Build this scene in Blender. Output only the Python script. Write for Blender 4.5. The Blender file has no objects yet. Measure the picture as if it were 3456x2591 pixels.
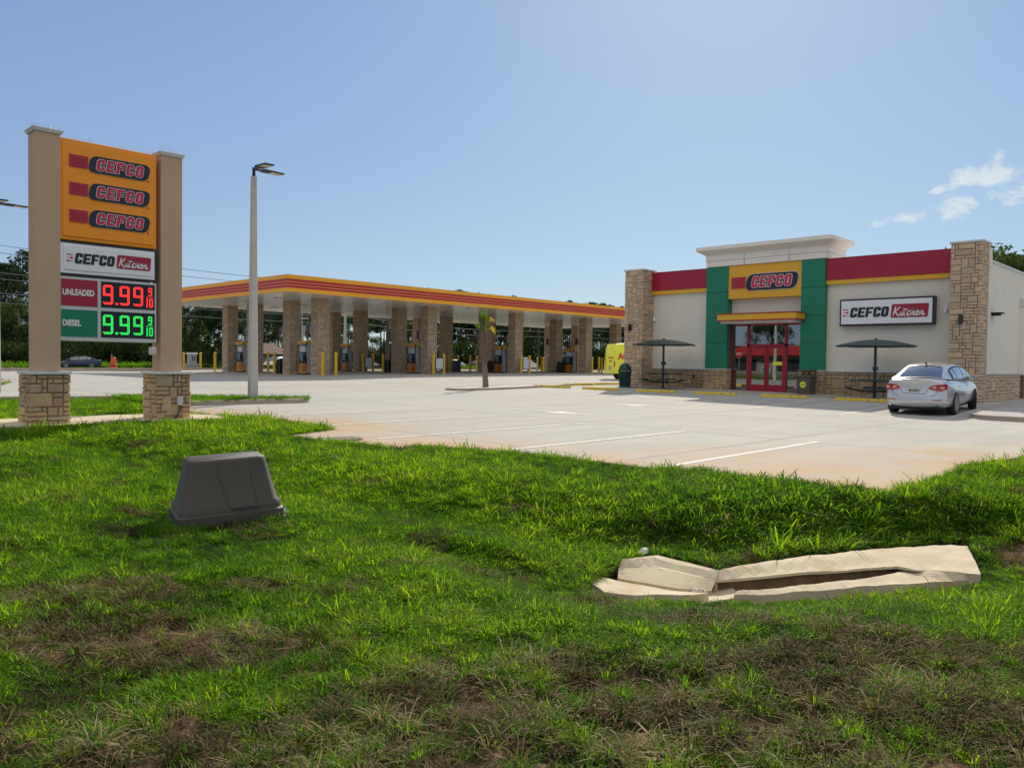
import bpy, bmesh, math, random
import numpy as np
from mathutils import Vector, Matrix, noise, geometry
R = math.radians
sc = bpy.context.scene
# ---------------------------------------------------------------- camera
YAW, PITCH, ROLL, EYE = 0.764239586, 0.027452977, 0.0132265297, 1.4
fw = Vector((-math.sin(YAW)*math.cos(PITCH), math.cos(YAW)*math.cos(PITCH), -math.sin(PITCH)))
rt = Vector((math.cos(YAW), math.sin(YAW), 0)); up = rt.cross(fw)
r2 = rt*math.cos(ROLL)+up*math.sin(ROLL); u2 = up*math.cos(ROLL)-rt*math.sin(ROLL)
cam = bpy.data.objects.new('camera', bpy.data.cameras.new('camera'))
cam.matrix_world = Matrix(((r2.x, u2.x, -fw.x, 0), (r2.y, u2.y, -fw.y, 0), (r2.z, u2.z, -fw.z, EYE), (0, 0, 0, 1)))
cam.data.sensor_width = 36; cam.data.lens = 36*2672.28/3456; cam.data.clip_end = 3000; cam.data.clip_start = 0.05
sc.collection.objects.link(cam); sc.camera = cam
# ---------------------------------------------------------------- sun, sky, exposure
SUN_AZ, SUN_EL = R(-29.0), R(35.0)          # azimuth measured from +Y, positive towards +X
SD = Vector((math.sin(SUN_AZ)*math.cos(SUN_EL), math.cos(SUN_AZ)*math.cos(SUN_EL), math.sin(SUN_EL)))
sun = bpy.data.objects.new('sun', bpy.data.lights.new('sun', 'SUN'))
sun.data.energy = 4.0; sun.data.angle = R(0.6); sun.data.color = (1.0, .90, .74)
sun.rotation_mode = 'QUATERNION'; sun.rotation_quaternion = SD.to_track_quat('Z', 'Y')
sun.location = (0, 0, 30); sc.collection.objects.link(sun)
world = bpy.data.worlds.new('World'); sc.world = world; world.use_nodes = True
wn, wl = world.node_tree.nodes, world.node_tree.links
for n in list(wn): wn.remove(n)
def wnode(t, **k):
    n = wn.new(t)
    for a, b in k.items(): setattr(n, a, b)
    return n
def wmath(op, a, b=None, clamp=False):
    n = wnode('ShaderNodeMath', operation=op, use_clamp=clamp)
    for i, v in enumerate((a, b)):
        if v is None: continue
        if isinstance(v, (int, float)): n.inputs[i].default_value = v
        else: wl.new(v, n.inputs[i])
    return n.outputs[0]
sky = wnode('ShaderNodeTexSky', sky_type='NISHITA', sun_disc=False, sun_elevation=SUN_EL, sun_rotation=SUN_AZ,
            altitude=0, air_density=1.0, dust_density=0.4, ozone_density=1.6)
ssep = wnode('ShaderNodeSeparateColor'); wl.new(sky.outputs[0], ssep.inputs[0]); scmb = wnode('ShaderNodeCombineColor')
for i_, (k_, g_) in enumerate(((.445, .57), (.55, .58), (.685, .44))):      # compress the range of the sky the way the camera did
    wl.new(wmath('MULTIPLY', wmath('POWER', wmath('MULTIPLY', ssep.outputs[i_], .12), g_), k_/.12), scmb.inputs[i_])
tc = wnode('ShaderNodeTexCoord'); sx = wnode('ShaderNodeSeparateXYZ'); wl.new(tc.outputs['Generated'], sx.inputs[0])
az = wmath('ARCTAN2', sx.outputs[0], sx.outputs[1]); el = wmath('ARCSINE', sx.outputs[2])
cv = wnode('ShaderNodeCombineXYZ'); wl.new(wmath('MULTIPLY', az, 1.0), cv.inputs[0]); wl.new(wmath('MULTIPLY', el, 1.9), cv.inputs[1])
nz = wnode('ShaderNodeTexNoise'); nz.inputs['Scale'].default_value = 24; nz.inputs['Detail'].default_value = 7; nz.inputs['Roughness'].default_value = .58
nz.inputs['Distortion'].default_value = .35
wl.new(cv.outputs[0], nz.inputs['Vector'])
def blob(a0, e0, ra, re, tilt):
    da = wmath('SUBTRACT', az, a0); de = wmath('SUBTRACT', el, e0)
    de = wmath('SUBTRACT', de, wmath('MULTIPLY', da, tilt))
    q = wmath('ADD', wmath('POWER', wmath('DIVIDE', da, ra), 2.0), wmath('POWER', wmath('DIVIDE', de, re), 2.0))
    return wmath('SUBTRACT', 1.0, wmath('SQRT', q))
def pix_dir(px, py):
    d = fw*2672.28+r2*(px-1728)-u2*(py-1295.5); d.normalize()
    return math.atan2(d.x, d.y), math.asin(d.z)
mask = None
for (px, py, ra, re, tl) in ((3400, 585, .10, .028, .16), (3350, 668, .085, .022, .14), (3160, 640, .022, .012, .1), (3040, 742, .042, .012, .2)):
    a0, e0 = pix_dir(px, py); b = blob(a0, e0, ra, re, tl)
    mask = b if mask is None else wmath('MAXIMUM', mask, b)
cl = wmath('ADD', wmath('MULTIPLY', mask, .42), wmath('MULTIPLY', wmath('SUBTRACT', nz.outputs[0], .60), 1.5))
mr = wnode('ShaderNodeMapRange', interpolation_type='SMOOTHSTEP'); wl.new(cl, mr.inputs['Value'])
mr.inputs['From Min'].default_value = 0.0; mr.inputs['From Max'].default_value = .30; mr.inputs['To Max'].default_value = .85
mx = wnode('ShaderNodeMix', data_type='RGBA'); wl.new(mr.outputs[0], mx.inputs[0]); wl.new(scmb.outputs[0], mx.inputs[6]); mx.inputs[7].default_value = (5.6, 6.2, 6.5, 1)
# broken bright cloud, unseen overhead and behind, added to light the shaded facade
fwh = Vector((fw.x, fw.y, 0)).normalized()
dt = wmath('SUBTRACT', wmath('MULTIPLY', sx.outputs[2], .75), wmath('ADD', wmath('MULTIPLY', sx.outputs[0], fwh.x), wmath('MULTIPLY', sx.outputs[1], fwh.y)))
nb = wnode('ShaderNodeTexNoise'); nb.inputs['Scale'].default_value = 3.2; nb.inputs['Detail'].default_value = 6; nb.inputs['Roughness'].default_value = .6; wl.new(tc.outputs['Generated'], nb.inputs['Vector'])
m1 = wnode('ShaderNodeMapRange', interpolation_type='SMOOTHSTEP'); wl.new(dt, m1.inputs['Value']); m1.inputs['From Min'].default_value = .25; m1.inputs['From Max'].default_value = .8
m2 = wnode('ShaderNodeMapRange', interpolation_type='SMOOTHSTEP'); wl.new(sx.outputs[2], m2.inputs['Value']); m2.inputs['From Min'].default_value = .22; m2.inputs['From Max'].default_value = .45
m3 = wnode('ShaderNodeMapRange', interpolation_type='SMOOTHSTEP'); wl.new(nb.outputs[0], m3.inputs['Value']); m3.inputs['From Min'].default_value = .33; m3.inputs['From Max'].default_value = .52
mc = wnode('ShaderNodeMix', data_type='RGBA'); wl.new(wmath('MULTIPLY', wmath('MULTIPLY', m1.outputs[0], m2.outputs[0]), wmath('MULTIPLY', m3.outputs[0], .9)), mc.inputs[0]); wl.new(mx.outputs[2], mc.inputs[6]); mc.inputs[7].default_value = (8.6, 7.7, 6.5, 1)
bg = wnode('ShaderNodeBackground'); bg.inputs['Strength'].default_value = .12
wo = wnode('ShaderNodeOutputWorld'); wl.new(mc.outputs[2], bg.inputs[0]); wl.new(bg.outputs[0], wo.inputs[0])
sc.view_settings.view_transform = 'Standard'; sc.view_settings.look = 'None'
sc.view_settings.exposure = 0.12; sc.view_settings.gamma = 1.0
sc.cycles.max_bounces = 8; sc.cycles.transparent_max_bounces = 12
# ---------------------------------------------------------------- helpers
ORG = {}
def link(o): sc.collection.objects.link(o); return o
def tag(o, label=None, cat=None, group=None, kind=None):
    if label: o['label'] = label
    if cat: o['category'] = cat
    if group: o['group'] = group
    if kind: o['kind'] = kind
    return o
def thing(name, label, cat, loc=(0, 0, 0), rotz=0, group=None):
    o = link(bpy.data.objects.new(name, None)); o.location = loc; o.rotation_euler = (0, 0, rotz); o.empty_display_size = .3
    ORG[o.name] = Vector(loc) if rotz == 0 else Vector((0, 0, 0))
    return tag(o, label, cat, group)
def copy_tree(o, parent=None):
    c = o.copy(); sc.collection.objects.link(c); c.parent = parent
    if parent is not None and 'label' in c and o.parent is not None: pass
    ORG[c.name] = ORG.get(o.name, Vector((0, 0, 0)))
    for ch in list(o.children): copy_tree(ch, c)
    return c
class MB:
    def __init__(s): s.v = []; s.f = []; s.m = []; s.t = []; s.mi = 0; s.tone = .5
    def add(s, vs, fs):
        b = len(s.v); s.v += [tuple(v) for v in vs]
        for f in fs: s.f.append(tuple(b+i for i in f)); s.m.append(s.mi); s.t.append(s.tone)
        return s
    def box(s, x0, y0, z0, x1, y1, z1):
        return s.add([(x0,y0,z0),(x1,y0,z0),(x1,y1,z0),(x0,y1,z0),(x0,y0,z1),(x1,y0,z1),(x1,y1,z1),(x0,y1,z1)],
                     [(0,3,2,1),(4,5,6,7),(0,1,5,4),(1,2,6,5),(2,3,7,6),(3,0,4,7)])
    def cbox(s, c, d): return s.box(c[0]-d[0]/2, c[1]-d[1]/2, c[2]-d[2]/2, c[0]+d[0]/2, c[1]+d[1]/2, c[2]+d[2]/2)
    def frustum(s, c0, d0, c1, d1):
        v = []
        for c, d in ((c0, d0), (c1, d1)):
            for sx_, sy_ in ((-1,-1),(1,-1),(1,1),(-1,1)): v.append((c[0]+sx_*d[0]/2, c[1]+sy_*d[1]/2, c[2]))
        return s.add(v, [(0,3,2,1),(4,5,6,7),(0,1,5,4),(1,2,6,5),(2,3,7,6),(3,0,4,7)])
    def prism(s, poly, z0, z1, zf=None):
        n = len(poly); zf = zf or (lambda x, y: 0)
        s.add([(x, y, z0+zf(x, y)) for x, y in poly]+[(x, y, z1+zf(x, y)) for x, y in poly],
              [tuple(range(n-1, -1, -1)), tuple(range(n, 2*n))]+[(i, (i+1) % n, n+(i+1) % n, n+i) for i in range(n)])
        return s
    def cyl(s, p0, p1, r0, r1=None, n=12, cap=True):
        r1 = r0 if r1 is None else r1; p0, p1 = Vector(p0), Vector(p1); a = (p1-p0).normalized()
        e = Vector((0, 0, 1)) if abs(a.z) < .9 else Vector((1, 0, 0)); u = a.cross(e).normalized(); w = a.cross(u)
        vs = [p0+(u*math.cos(t)+w*math.sin(t))*r0 for t in [2*math.pi*i/n for i in range(n)]]+[p1+(u*math.cos(t)+w*math.sin(t))*r1 for t in [2*math.pi*i/n for i in range(n)]]
        fs = [(i, n+i, n+(i+1) % n, (i+1) % n) for i in range(n)]
        if cap: fs += [tuple(range(n)), tuple(range(2*n-1, n-1, -1))]
        return s.add(vs, fs)
    def tube(s, pts, r, n=6):
        for a, b in zip(pts[:-1], pts[1:]): s.cyl(a, b, r, r, n)
        return s
    def lathe(s, prof, n=16, c=(0, 0, 0)):
        vs = []; k = len(prof)
        for r, z in prof:
            for i in range(n): t = 2*math.pi*i/n; vs.append((c[0]+r*math.cos(t), c[1]+r*math.sin(t), c[2]+z))
        fs = [(j*n+i, j*n+(i+1) % n, (j+1)*n+(i+1) % n, (j+1)*n+i) for j in range(k-1) for i in range(n)]
        fs += [tuple(range(n-1, -1, -1)), tuple(range((k-1)*n, k*n))]
        return s.add(vs, fs)
    def build(s, name, mats, parent=None, smooth=False, bevel=0, label=None, local=False):
        me = bpy.data.meshes.new(name)
        o = Vector((0, 0, 0)) if (parent is None or local) else ORG.get(parent.name, Vector((0, 0, 0)))
        me.from_pydata([(v[0]-o.x, v[1]-o.y, v[2]-o.z) for v in s.v], [], s.f)
        if not isinstance(mats, (list, tuple)): mats = [mats]
        for m in mats: me.materials.append(m)
        me.polygons.foreach_set('material_index', s.m)
        at = me.attributes.new('tone', 'FLOAT', 'FACE'); at.data.foreach_set('value', s.t)
        if smooth: me.polygons.foreach_set('use_smooth', [True]*len(s.f))
        me.update()
        ob = link(bpy.data.objects.new(name, me))
        if smooth:
            try: me.set_sharp_from_angle(angle=R(40))
            except Exception: pass
        if parent is not None: ob.parent = parent; ORG[ob.name] = ORG.get(parent.name, Vector((0, 0, 0)))
        if bevel:
            b = ob.modifiers.new('bevel', 'BEVEL'); b.width = bevel; b.segments = 2; b.limit_method = 'ANGLE'; b.angle_limit = R(35)
        if label: ob['label'] = label
        return ob
def sm(t): t = min(max(t, 0), 1); return t*t*(3-2*t)
def zlot(x, y):
    return min(.0105*max(0, -6-x), .36)+.12*sm((y-22)/8)+.06*sm((y-25)/20)*sm((-x-28)/8)-.3*sm((-x-60)/40)
# ---------------------------------------------------------------- materials
def mat(name, col, rough=.6, metal=0, var=.12, scale=3.0, bump=0, bscale=40, spec=.5, coat=0, emit=None, estr=0, tone=None, trans=0, alpha=None, var2=None):
    m = bpy.data.materials.new(name); m.use_nodes = True; nt = m.node_tree; N, L = nt.nodes, nt.links
    b = N['Principled BSDF']; b.inputs['Roughness'].default_value = rough; b.inputs['Metallic'].default_value = metal
    b.inputs['Specular IOR Level'].default_value = spec; b.inputs['Coat Weight'].default_value = coat; b.inputs['Coat Roughness'].default_value = .05
    c = N.new('ShaderNodeTexCoord'); n = N.new('ShaderNodeTexNoise'); n.inputs['Scale'].default_value = scale; n.inputs['Detail'].default_value = 6
    n.inputs['Roughness'].default_value = .65; L.new(c.outputs['Object'], n.inputs['Vector'])
    mp = N.new('ShaderNodeMapRange'); mp.inputs['From Min'].default_value = .25; mp.inputs['From Max'].default_value = .75
    mp.inputs['To Min'].default_value = 1-var; mp.inputs['To Max'].default_value = 1+var; L.new(n.outputs[0], mp.inputs['Value'])
    mul = N.new('ShaderNodeVectorMath'); mul.operation = 'SCALE'; mul.inputs[0].default_value = col; L.new(mp.outputs[0], mul.inputs['Scale'])
    out = mul.outputs[0]
    if tone:                                             # per-face tone picks between two real stone colours
        a = N.new('ShaderNodeAttribute'); a.attribute_name = 'tone'
        cr = N.new('ShaderNodeValToRGB'); els = cr.color_ramp.elements
        els[0].position = 0; els[0].color = (*tone[0], 1); els[1].position = 1; els[1].color = (*tone[-1], 1)
        for i, t in enumerate(tone[1:-1]): e = els.new((i+1)/(len(tone)-1)); e.color = (*t, 1)
        L.new(a.outputs['Fac'], cr.inputs[0]); mu = N.new('ShaderNodeVectorMath'); mu.operation = 'SCALE'
        L.new(cr.outputs[0], mu.inputs[0]); L.new(mp.outputs[0], mu.inputs['Scale']); out = mu.outputs[0]
    if var2:
        n3 = N.new('ShaderNodeTexNoise'); n3.inputs['Scale'].default_value = var2[1]; n3.inputs['Detail'].default_value = 5; L.new(c.outputs['Object'], n3.inputs['Vector'])
        m3 = N.new('ShaderNodeMapRange'); m3.inputs['From Min'].default_value = var2[2]; m3.inputs['From Max'].default_value = var2[3]; L.new(n3.outputs[0], m3.inputs['Value'])
        mm = N.new('ShaderNodeMix'); mm.data_type = 'RGBA'; L.new(m3.outputs[0], mm.inputs[0]); L.new(out, mm.inputs[6]); mm.inputs[7].default_value = (*var2[0], 1); out = mm.outputs[2]
    L.new(out, b.inputs['Base Color'])
    if rough > .08 and metal < .5:
        rr = N.new('ShaderNodeMapRange'); rr.inputs['To Min'].default_value = max(.02, rough-.08); rr.inputs['To Max'].default_value = min(1, rough+.08)
        L.new(n.outputs[0], rr.inputs['Value']); L.new(rr.outputs[0], b.inputs['Roughness'])
    if bump:
        n2 = N.new('ShaderNodeTexNoise'); n2.inputs['Scale'].default_value = bscale; n2.inputs['Detail'].default_value = 4; L.new(c.outputs['Object'], n2.inputs['Vector'])
        bp = N.new('ShaderNodeBump'); bp.inputs['Strength'].default_value = bump; bp.inputs['Distance'].default_value = .02
        L.new(n2.outputs[0], bp.inputs['Height']); L.new(bp.outputs[0], b.inputs['Normal'])
    if emit: b.inputs['Emission Color'].default_value = (*emit, 1); b.inputs['Emission Strength'].default_value = estr
    if trans: b.inputs['Transmission Weight'].default_value = trans
    return m
M = {}
M['stone'] = mat('stone', (.3,.25,.19), .85, var=.22, scale=9, bump=.5, bscale=30, tone=[(.34,.22,.12),(.50,.34,.19),(.40,.29,.18),(.56,.38,.17),(.38,.29,.20),(.50,.36,.22)])
M['stone_pale'] = mat('stone_pale', (.3,.25,.19), .85, var=.18, scale=7, bump=.45, bscale=25, tone=[(.46,.33,.22),(.58,.42,.28),(.50,.38,.27),(.62,.45,.27),(.48,.37,.27),(.60,.45,.31)])
M['mortar'] = mat('mortar', (.20,.15,.11), .95, bump=.3, bscale=60)
M['stucco_tan'] = mat('stucco_tan', (.56,.385,.25), .9, var=.07, scale=2, bump=.35, bscale=90)
M['stucco_cream'] = mat('stucco_cream', (.76,.72,.62), .9, var=.05, scale=1.2, bump=.3, bscale=60)
M['stucco_white'] = mat('stucco_white', (.84,.79,.71), .85, var=.04, scale=1.5, bump=.2, bscale=60)
M['cap_white'] = mat('cap_white', (.62,.64,.62), .7, var=.1, scale=5)
M['metal_red'] = mat('metal_red', (.36,.010,.035), .35, var=.05, scale=.6)
M['metal_yellow'] = mat('metal_yellow', (.78,.42,.025), .38, var=.05, scale=.6)
M['metal_green'] = mat('metal_green', (.004,.20,.105), .4, var=.07, scale=.8)
M['fascia_yellow'] = mat('fascia_yellow', (.92,.42,.012), .45, var=.04, scale=.5)
M['fascia_red'] = mat('fascia_red', (.48,.025,.022), .45, var=.05, scale=.5)
M['fascia_line'] = mat('fascia_line', (.85,.40,.10), .45, var=.03)
M['soffit'] = mat('soffit', (.90,.88,.85), .20, var=.03, scale=.4, spec=.35)
M['sign_orange'] = mat('sign_orange', (.95,.33,.006), .4, var=.06, scale=1.5)
M['sign_red'] = mat('sign_red', (.42,.015,.045), .4, var=.06, scale=6)
M['sign_white'] = mat('sign_white', (.82,.83,.85), .35, var=.03, scale=3)
M['sign_navy'] = mat('sign_navy', (.012,.018,.035), .4, var=.2, scale=6)
M['letter_white'] = mat('letter_white', (.80,.76,.75), .4, var=.03)
M['letter_red'] = mat('letter_red', (.55,.015,.07), .4, var=.05)
M['letter_black'] = mat('letter_black', (.01,.012,.016), .4)
M['alu'] = mat('alu', (.62,.62,.60), .4, metal=.3, var=.05)
M['dark_frame'] = mat('dark_frame', (.015,.016,.025), .4)
M['led_black'] = mat('led_black', (.008,.006,.008), .35)
M['led_red'] = mat('led_red', (.3,.01,.01), .5, emit=(1.0,.035,.03), estr=1.6)
M['led_green'] = mat('led_green', (.01,.3,.05), .5, emit=(.03,1.0,.12), estr=1.1)
M['concrete_pole'] = mat('concrete_pole', (.52,.50,.46), .85, var=.12, scale=4, bump=.2, bscale=50, var2=((.45,.20,.06), 1.2, .62, .72))
M['lamp_dark'] = mat('lamp_dark', (.02,.018,.017), .5)
M['lamp_lens'] = mat('lamp_lens', (.62,.58,.50), .3, var=.2, scale=30)
M['kerb'] = mat('kerb', (.44,.36,.27), .9, var=.25, scale=1.5, bump=.3, var2=((.30,.27,.24), 3.0, .5, .7))
M['bollard'] = mat('bollard', (.80,.50,.02), .4, var=.12, scale=4, var2=((.45,.33,.10), 9, .66, .74))
M['wheel_stop'] = mat('wheel_stop', (.72,.52,.04), .7, var=.18, scale=5, bump=.3, var2=((.35,.30,.18), 5, .6, .7))
M['black_plastic'] = mat('black_plastic', (.02,.02,.022), .45, var=.2, scale=6)
M['green_metal'] = mat('green_metal', (.006,.055,.04), .35, var=.15, scale=5)
M['umbrella_metal'] = mat('umbrella_metal', (.012,.045,.04), .35, var=.3, scale=6)
M['bin_brown'] = mat('bin_brown', (.10,.085,.07), .7, var=.2, scale=10, bump=.3)
M['sticker_yellow'] = mat('sticker_yellow', (.85,.85,.05), .4)
M['door_red'] = mat('door_red', (.33,.008,.022), .35, var=.06)
M['handle'] = mat('handle', (.75,.75,.75), .25, metal=.9)
M['box_plastic'] = mat('box_plastic', (.065,.057,.044), .55, var=.12, scale=7, bump=.35, bscale=120)
M['drain_concrete'] = mat('drain_concrete', (.62,.53,.37), .92, var=.12, scale=5, bump=.35, bscale=60, var2=((.46,.35,.20), 2.2, .52, .74))
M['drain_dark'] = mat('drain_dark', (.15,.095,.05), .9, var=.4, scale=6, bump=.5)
M['gravel'] = mat('gravel', (.6,.58,.55), .9, var=.3, scale=30)
M['asphalt'] = mat('asphalt', (.115,.112,.108), .9, var=.2, scale=1.0, bump=.3, bscale=80)
M['paint_white'] = mat('paint_white', (.68,.66,.61), .8, var=.18, scale=9, var2=((.47,.44,.39), 5, .50, .66))
M['paver'] = mat('paver', (.40,.39,.37), .9, var=.3, scale=3, bump=.3)
M['island_top'] = mat('island_top', (.50,.48,.44), .9, var=.25, scale=4, bump=.4, bscale=30)
M['bark'] = mat('bark', (.075,.055,.04), .95, var=.35, scale=6, bump=.6, bscale=14)
M['palm_bark'] = mat('palm_bark', (.20,.14,.10), .95, var=.35, scale=9, bump=.7, bscale=20)
M['wood_pole'] = mat('wood_pole', (.09,.07,.055), .9, var=.3, scale=4)
M['steel_pole'] = mat('steel_pole', (.42,.43,.43), .5, metal=.4)
M['wire'] = mat('wire', (.25,.26,.28), .6)
M['tyre'] = mat('tyre', (.018,.018,.018), .85)
M['rim'] = mat('rim', (.48,.48,.50), .3, metal=.85)
M['car_glass'] = mat('car_glass', (.02,.025,.028), .04, spec=1.0, var=.1, coat=1.0)
M['car_glass'].node_tree.nodes['Principled BSDF'].inputs['IOR'].default_value = 2.1
M['car_black'] = mat('car_black', (.012,.012,.013), .4)
M['tail_red'] = mat('tail_red', (.42,.006,.012), .12, coat=1, var=.25, scale=14)
M['tail_clear'] = mat('tail_clear', (.62,.50,.50), .15, coat=1)
M['plate'] = mat('plate', (.55,.58,.52), .5, var=.2, scale=20)
M['poster'] = mat('poster', (.62,.64,.70), .5, var=.05)
M['pump_grey'] = mat('pump_grey', (.40,.42,.45), .35, var=.1)
M['pump_orange'] = mat('pump_orange', (.72,.26,.03), .4, var=.1)
M['hose'] = mat('hose', (.012,.012,.014), .45)
M['screen'] = mat('screen', (.10,.20,.27), .15, spec=.8, var=.4, scale=10)
M['roof_brown'] = mat('roof_brown', (.17,.105,.085), .9, var=.15, scale=2, bump=.3)
M['wall_taupe'] = mat('wall_taupe', (.30,.25,.23), .9, var=.08)
M['window_dark'] = mat('window_dark', (.03,.035,.04), .1, spec=.8)
M['barrel_orange'] = mat('barrel_orange', (.75,.13,.02), .5)
M['wood_red'] = mat('truck_red', (.30,.03,.02), .35, coat=.4)
M['interior_floor'] = mat('interior_floor', (.32,.30,.28), .35, var=.2)
M['interior_wall'] = mat('interior_wall', (.26,.25,.24), .8)
M['goods'] = mat('goods', (.3,.3,.28), .6, var=.8, scale=5, tone=[(.5,.06,.05),(.05,.2,.4),(.6,.55,.1),(.5,.5,.5),(.08,.3,.1)])
M['soil'] = mat('soil', (.36,.20,.11), .95, var=.3, scale=5, bump=.8, bscale=18)
M['litter'] = mat('litter', (.75,.74,.70), .6)
def paint(name, col, metal=.35, rough=.3): return mat(name, col, rough, metal=metal, var=.03, coat=1.0)
M['silver'] = paint('car_silver', (.60,.605,.61), .5, .26)
M['navy'] = paint('car_navy', (.02,.035,.09)); M['carwhite'] = paint('car_white', (.75,.76,.77), 0)
M['maroon'] = paint('car_maroon', (.06,.008,.022)); M['blackcar'] = paint('car_blue_black', (.02,.03,.055)); M['vanyellow'] = paint('van_yellow', (.80,.82,.03), 0, .4)
M['greysuv'] = paint('car_grey', (.35,.36,.37))
# glass: mirror-like with a dim view inside
def glassmat(name, tint=(.55,.6,.62), refl=.30):
    m = bpy.data.materials.new(name); m.use_nodes = True; N, L = m.node_tree.nodes, m.node_tree.links
    for n in list(N): N.remove(n)
    t = N.new('ShaderNodeBsdfTransparent'); t.inputs[0].default_value = (*tint, 1)
    g = N.new('ShaderNodeBsdfGlossy'); g.inputs['Roughness'].default_value = .015; g.inputs[0].default_value = (.9,.92,.95,1)
    lw = N.new('ShaderNodeLayerWeight'); lw.inputs[0].default_value = .5
    mp = N.new('ShaderNodeMapRange'); mp.inputs['To Min'].default_value = refl; mp.inputs['To Max'].default_value = 1; L.new(lw.outputs['Facing'], mp.inputs['Value'])
    nz_ = N.new('ShaderNodeTexNoise'); nz_.inputs['Scale'].default_value = .9; bp = N.new('ShaderNodeBump'); bp.inputs['Strength'].default_value = .02; bp.inputs['Distance'].default_value = .05
    L.new(nz_.outputs[0], bp.inputs['Height']); L.new(bp.outputs[0], g.inputs['Normal'])
    x = N.new('ShaderNodeMixShader'); L.new(mp.outputs[0], x.inputs[0]); L.new(t.outputs[0], x.inputs[1]); L.new(g.outputs[0], x.inputs[2])
    o = N.new('ShaderNodeOutputMaterial'); L.new(x.outputs[0], o.inputs[0]); return m
M['glass'] = glassmat('glass', (.42,.46,.48), .17); M['autoglass'] = glassmat('auto_glass', (.30,.34,.34), .22)
# leaf / grass: diffuse + translucent, colour varied per instance or per face
def leafmat(name, cols, trans=.45, attr='tone', inst=False, wscale=None, bright=1.0):
    m = bpy.data.materials.new(name); m.use_nodes = True; N, L = m.node_tree.nodes, m.node_tree.links
    for n in list(N): N.remove(n)
    a = N.new('ShaderNodeAttribute'); a.attribute_name = attr
    if inst: a.attribute_type = 'INSTANCER'
    cr = N.new('ShaderNodeValToRGB'); els = cr.color_ramp.elements
    els[0].position = 0; els[0].color = (*cols[0], 1); els[1].position = 1; els[1].color = (*cols[-1], 1)
    for i, t in enumerate(cols[1:-1]): e = els.new((i+1)/(len(cols)-1)); e.color = (*t, 1)
    L.new(a.outputs['Fac'], cr.inputs[0]); out = cr.outputs[0]
    d = N.new('ShaderNodeBsdfDiffuse'); t = N.new('ShaderNodeBsdfTranslucent'); x = N.new('ShaderNodeMixShader'); x.inputs[0].default_value = trans
    gl = N.new('ShaderNodeBsdfGlossy'); gl.inputs['Roughness'].default_value = .5; gl.inputs[0].default_value = (.5,.5,.45,1)
    x2 = N.new('ShaderNodeMixShader'); x2.inputs[0].default_value = .02
    tv = N.new('ShaderNodeVectorMath'); tv.operation = 'MULTIPLY'; tv.inputs[1].default_value = (1.15*bright, 1.2*bright, .5*bright); L.new(out, tv.inputs[0])
    L.new(out, d.inputs[0]); L.new(tv.outputs[0], t.inputs[0]); L.new(d.outputs[0], x.inputs[1]); L.new(t.outputs[0], x.inputs[2])
    L.new(x.outputs[0], x2.inputs[1]); L.new(gl.outputs[0], x2.inputs[2])
    o = N.new('ShaderNodeOutputMaterial'); L.new(x2.outputs[0], o.inputs[0]); return m
M['grass'] = leafmat('grass_blades', [(.030,.085,.008),(.065,.165,.010),(.12,.25,.012),(.23,.34,.02)], .55, 'tint', True, bright=1.55)
M['dry'] = leafmat('dry_blades', [(.055,.04,.022),(.15,.10,.055),(.14,.13,.045),(.26,.19,.10),(.46,.36,.22)], .3, 'tint', True)
M['pine'] = leafmat('pine_needles', [(.026,.046,.028),(.042,.072,.038),(.062,.105,.050)], .3)
M['broad'] = leafmat('broad_leaves', [(.038,.068,.025),(.065,.11,.034),(.12,.15,.05)], .35)
M['shrub'] = leafmat('shrub_leaves', [(.02,.04,.018),(.045,.08,.025),(.07,.12,.03)], .35)
M['palm_green'] = leafmat('palm_green', [(.12,.22,.03),(.20,.32,.04)], .45)
M['palm_yellow'] = leafmat('palm_yellow', [(.55,.45,.04),(.65,.50,.05)], .4)
M['frond_dry'] = mat('frond_dry', (.22,.19,.15), .9)
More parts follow.
